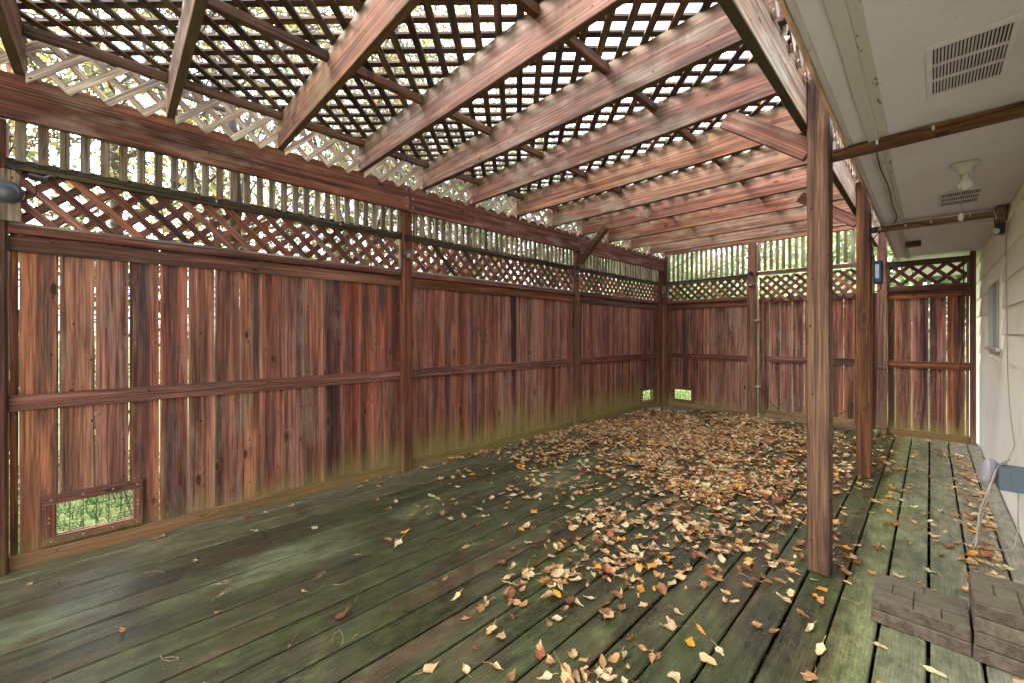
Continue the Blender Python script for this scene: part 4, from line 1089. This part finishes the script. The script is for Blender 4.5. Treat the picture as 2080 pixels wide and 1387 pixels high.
# pine needles and twigs
paths = []
for _ in range(90):
    x, y = rl.uniform(.3, 3.3), rl.uniform(.3, 4.5); a = rl.uniform(0, 6.28)
    for k in range(rl.choice([1, 2, 2, 3])):
        a2 = a + rl.uniform(-.22, .22); L = rl.uniform(.05, .11); bend = rl.uniform(-.02, .02)
        pts = [(x + math.cos(a2) * L * t - math.sin(a2) * bend * 4 * t * (1 - t), y + math.sin(a2) * L * t + math.cos(a2) * bend * 4 * t * (1 - t), .0016 + .004 * t * (1 - t)) for t in (0, .33, .66, 1)]
        paths.append((pts, rl.uniform(.0007, .0014)))
o = link(bpy.data.objects.new('pine_needles', tube_mesh('pine_needles', paths, 'pale', 4)), Matrix.Identity(4)); tag(o, 'dry pine needles scattered over the mossy boards', 'pine needles', None, 'stuff')

# ================================================================== trees and grass beyond the fences
def blocked(p):
    return p.y < 7.3 and p.x > -.22 and (p.z < 2.95 or p.x > 1.6)
def grow(rr, base, height, lean, n_main, spread, dens, org):
    """branch segments and twig tips of one tree; a list of paths and leaf anchor points"""
    paths, tips = [], []
    def branch(p, d, L, r, lvl):
        n = 4 if lvl < 3 else 3
        pts, rs = [Vector(p)], [r]; q_ = Vector(p); dd = Vector(d).normalized()
        for i in range(n):
            dd = (dd + Vector((rr.gauss(0, .16), rr.gauss(0, .16), rr.gauss(.03, .12)))).normalized()
            nq = q_ + dd * (L / n)
            if blocked(nq + org): break
            q_ = nq; pts.append(q_.copy()); rs.append(r * (1 - .65 * (i + 1) / n))
            if lvl >= 2: tips.append((q_.copy(), dd.copy()))
        if len(pts) < 2: return
        n = len(pts) - 1
        paths.append((pts, rs))
        if lvl >= 4: return
        kids = [n_main, 7, 6, 5][lvl] if lvl < 4 else 0
        kids = max(2, int(kids * dens))
        for k in range(kids):
            t = rr.uniform(.25, 1.0); i = min(int(t * n), n - 1); tt = t * n - i
            b = pts[i].lerp(pts[i + 1], tt)
            ax = Vector((rr.gauss(0, 1), rr.gauss(0, 1), rr.gauss(.1, .6))).normalized()
            nd = (dd * .55 + ax * spread).normalized()
            branch(b, nd, L * rr.uniform(.45, .7), max(r * (1 - .6 * t) * .55, .0042), lvl + 1)
    branch(base, (lean[0], lean[1], 1), height * .62, height * .012, 0)
    return paths, tips
def tree(base, height, lean, label, fol, nleaf, lsize, seed, n_main=9, spread=.75, dens=1.0, group='trees beyond the fence', name='tree'):
    rr = random.Random(seed)
    base = Vector(base)
    paths, tips = grow(rr, Vector((0, 0, 0)), height, lean, n_main, spread, dens, base)
    t = thing(name, label, 'tree', base, group)
    me = tube_mesh('trunk', [paths[0]], 'bark', 8); link(bpy.data.objects.new('trunk', me), Matrix.Translation(base), t)
    me = tube_mesh('branches', paths[1:], 'bark', 4); o = link(bpy.data.objects.new('branches', me), Matrix.Translation(base), t); o['kind'] = 'stuff'
    v, f = [], []
    for _ in range(nleaf):
        p, d = rr.choice(tips)
        p = p + Vector((rr.gauss(0, .05), rr.gauss(0, .05), rr.gauss(0, .05)))
        a = Vector((rr.gauss(0, 1), rr.gauss(0, 1), rr.gauss(0, 1) - .4)).normalized(); b_ = a.orthogonal().normalized(); b_ = (b_ * math.cos(1) + a.cross(b_) * math.sin(rr.uniform(0, 6)))
        s_ = lsize * rr.uniform(.6, 1.3); k = len(v)
        if blocked(p + a * s_ + base): continue
        v += [tuple(p), tuple(p + a * s_ * .5 + b_ * s_ * .3), tuple(p + a * s_), tuple(p + a * s_ * .5 - b_ * s_ * .3)]
        f.append((k, k + 1, k + 2, k + 3))
    me = bpy.data.meshes.new('crown'); me.from_pydata(v, [], f); me.materials.append(M[fol])
    o = link(bpy.data.objects.new('crown', me), Matrix.Translation(base), t); o['kind'] = 'stuff'
    return t
TL = [  # x, y, height, lean, foliage, leaves, seed, label
    (-1.3, -.4, 5.2, (.15, .1), 'autumn', 2600, 1, 'tangled bare twigged tree with yellow leaves behind the left edge of the fence'),
    (-1.7, 1.0, 6.2, (.1, .05), 'autumn', 3000, 2, 'twiggy yellow leaved tree behind the nearest fence panel'),
    (-1.5, 2.5, 6.0, (.2, .0), 'autumn', 2600, 3, 'thin branched tree with sparse yellow leaves behind the first lamp post'),
    (-2.2, 3.8, 6.4, (.1, 0), 'green', 4200, 4, 'greener bushy tree behind the middle fence panel'),
    (-1.9, 5.3, 6.0, (.12, 0), 'green', 4200, 5, 'green leaved tree behind the far end of the long fence'),
    (-1.4, 7.2, 5.6, (.1, -.05), 'autumn', 2800, 6, 'yellowing tree behind the deck corner'),
    (-3.6, -1.2, 7.5, (0, 0), 'autumn', 3000, 7, 'tall bare limbed tree set back beyond the left fence edge'),
    (-4.2, 1.8, 8.0, (.05, 0), 'autumn', 3200, 8, 'tall thin crowned tree set back behind the nearest panel'),
    (-4.6, 5.0, 8.0, (.05, 0), 'green', 4000, 9, 'tall tree set back behind the far long panel'),
    (-1.1, 1.9, 3.8, (0, -.1), 'autumn', 2600, 11, 'low bushy shrub behind the right half of the nearest panel'),
    (-1.1, 6.2, 3.8, (0, 0), 'green', 2600, 14, 'leafy shrub close behind the farthest long panel'),
    (-2.6, .2, 6.8, (.1, .1), 'autumn', 2600, 15, 'leaning twiggy tree behind the second rafter end'),
    (-2.9, 2.9, 7.2, (.12, 0), 'autumn', 2600, 16, 'tall open twiggy tree behind the third rafter end'),
]
for x, y, hgt, ln, fo, nl, sd, lb in TL:
    tree((x, y, GZ - .05), hgt, ln, lb, fo, int(nl * 2.6) if hgt > 5 else 3200, .056, sd, n_main=10 if hgt > 5 else 7, dens=.92 if hgt > 5 else .62)
TB = [(-3.5, 14.5, 6.5, 'palegreen', 'pale green tree seen through the slats left of the gate wall corner'),
      (-1.0, 17.0, 7.5, 'palegreen', 'large pale tree far behind the corner section'),
      (1.2, 15.5, 6.0, 'palegreen', 'pale green tree beyond the slats above the gate'),
      (3.2, 18.5, 7.5, 'palegreen', 'pale distant tree between the porch posts'),
      (5.2, 16.0, 6.5, 'palegreen', 'pale yellowish tree past the end of the soffit'),
      (8.0, 19.0, 8.0, 'palegreen', 'tall pale tree far behind the house corner'),
      (-6.5, 19.0, 8.0, 'palegreen', 'tall pale tree far off behind the long fence corner')]
for i, (x, y, hgt, fo, lb) in enumerate(TB):
    tree((x, y, GZ - .05), hgt, (0, 0), lb, fo, 16000, .17, 40 + i, n_main=11, dens=.9, group='trees across the back lawn')
# hedge behind the lawn: a far mass
rr = random.Random(77); v, f = [], []
for _ in range(26000):
    x = rr.uniform(-26, 30); y = 23 + rr.gauss(0, .9); z = GZ + rr.random() ** .8 * (3.2 + 1.2 * mnoise.noise((x * .3, 0, 0)))
    a = Vector((rr.gauss(0, 1), rr.gauss(0, 1), rr.gauss(0, 1))).normalized(); b_ = a.orthogonal().normalized(); s_ = .22 * rr.uniform(.6, 1.3); k = len(v); p = Vector((x, y, z))
    v += [tuple(p), tuple(p + a * s_ * .5 + b_ * s_ * .3), tuple(p + a * s_), tuple(p + a * s_ * .5 - b_ * s_ * .3)]; f.append((k, k + 1, k + 2, k + 3))
me = bpy.data.meshes.new('far_hedge'); me.from_pydata(v, [], f); me.materials.append(M['palegreen'])
o = link(bpy.data.objects.new('far_hedge', me), Matrix.Identity(4)); tag(o, 'pale green hedge massed across the far lawn', 'hedge', None, 'stuff')
# grass and ground ivy outside the mesh hatches
v, f = [], []
for _ in range(16000):
    if rr.random() < .7: x = rr.uniform(-4.2, -.12); y = rr.uniform(-1.2, 2.6)
    else: x = rr.uniform(-3, 2.5); y = rr.uniform(7.2, 12)
    a = rr.uniform(0, 6.28); h_ = rr.uniform(.03, .09); w = rr.uniform(.004, .010); lx, ly = rr.gauss(0, .03), rr.gauss(0, .03); k = len(v)
    v += [(x - math.cos(a) * w, y - math.sin(a) * w, GZ), (x + math.cos(a) * w, y + math.sin(a) * w, GZ), (x + lx, y + ly, GZ + h_)]; f.append((k, k + 1, k + 2))
me = bpy.data.meshes.new('grass'); me.from_pydata(v, [], f); me.materials.append(M['grassb'])
o = link(bpy.data.objects.new('grass', me), Matrix.Identity(4)); tag(o, 'short grass outside the fence hatches', 'grass', None, 'stuff')
print('objects', len(bpy.data.objects))
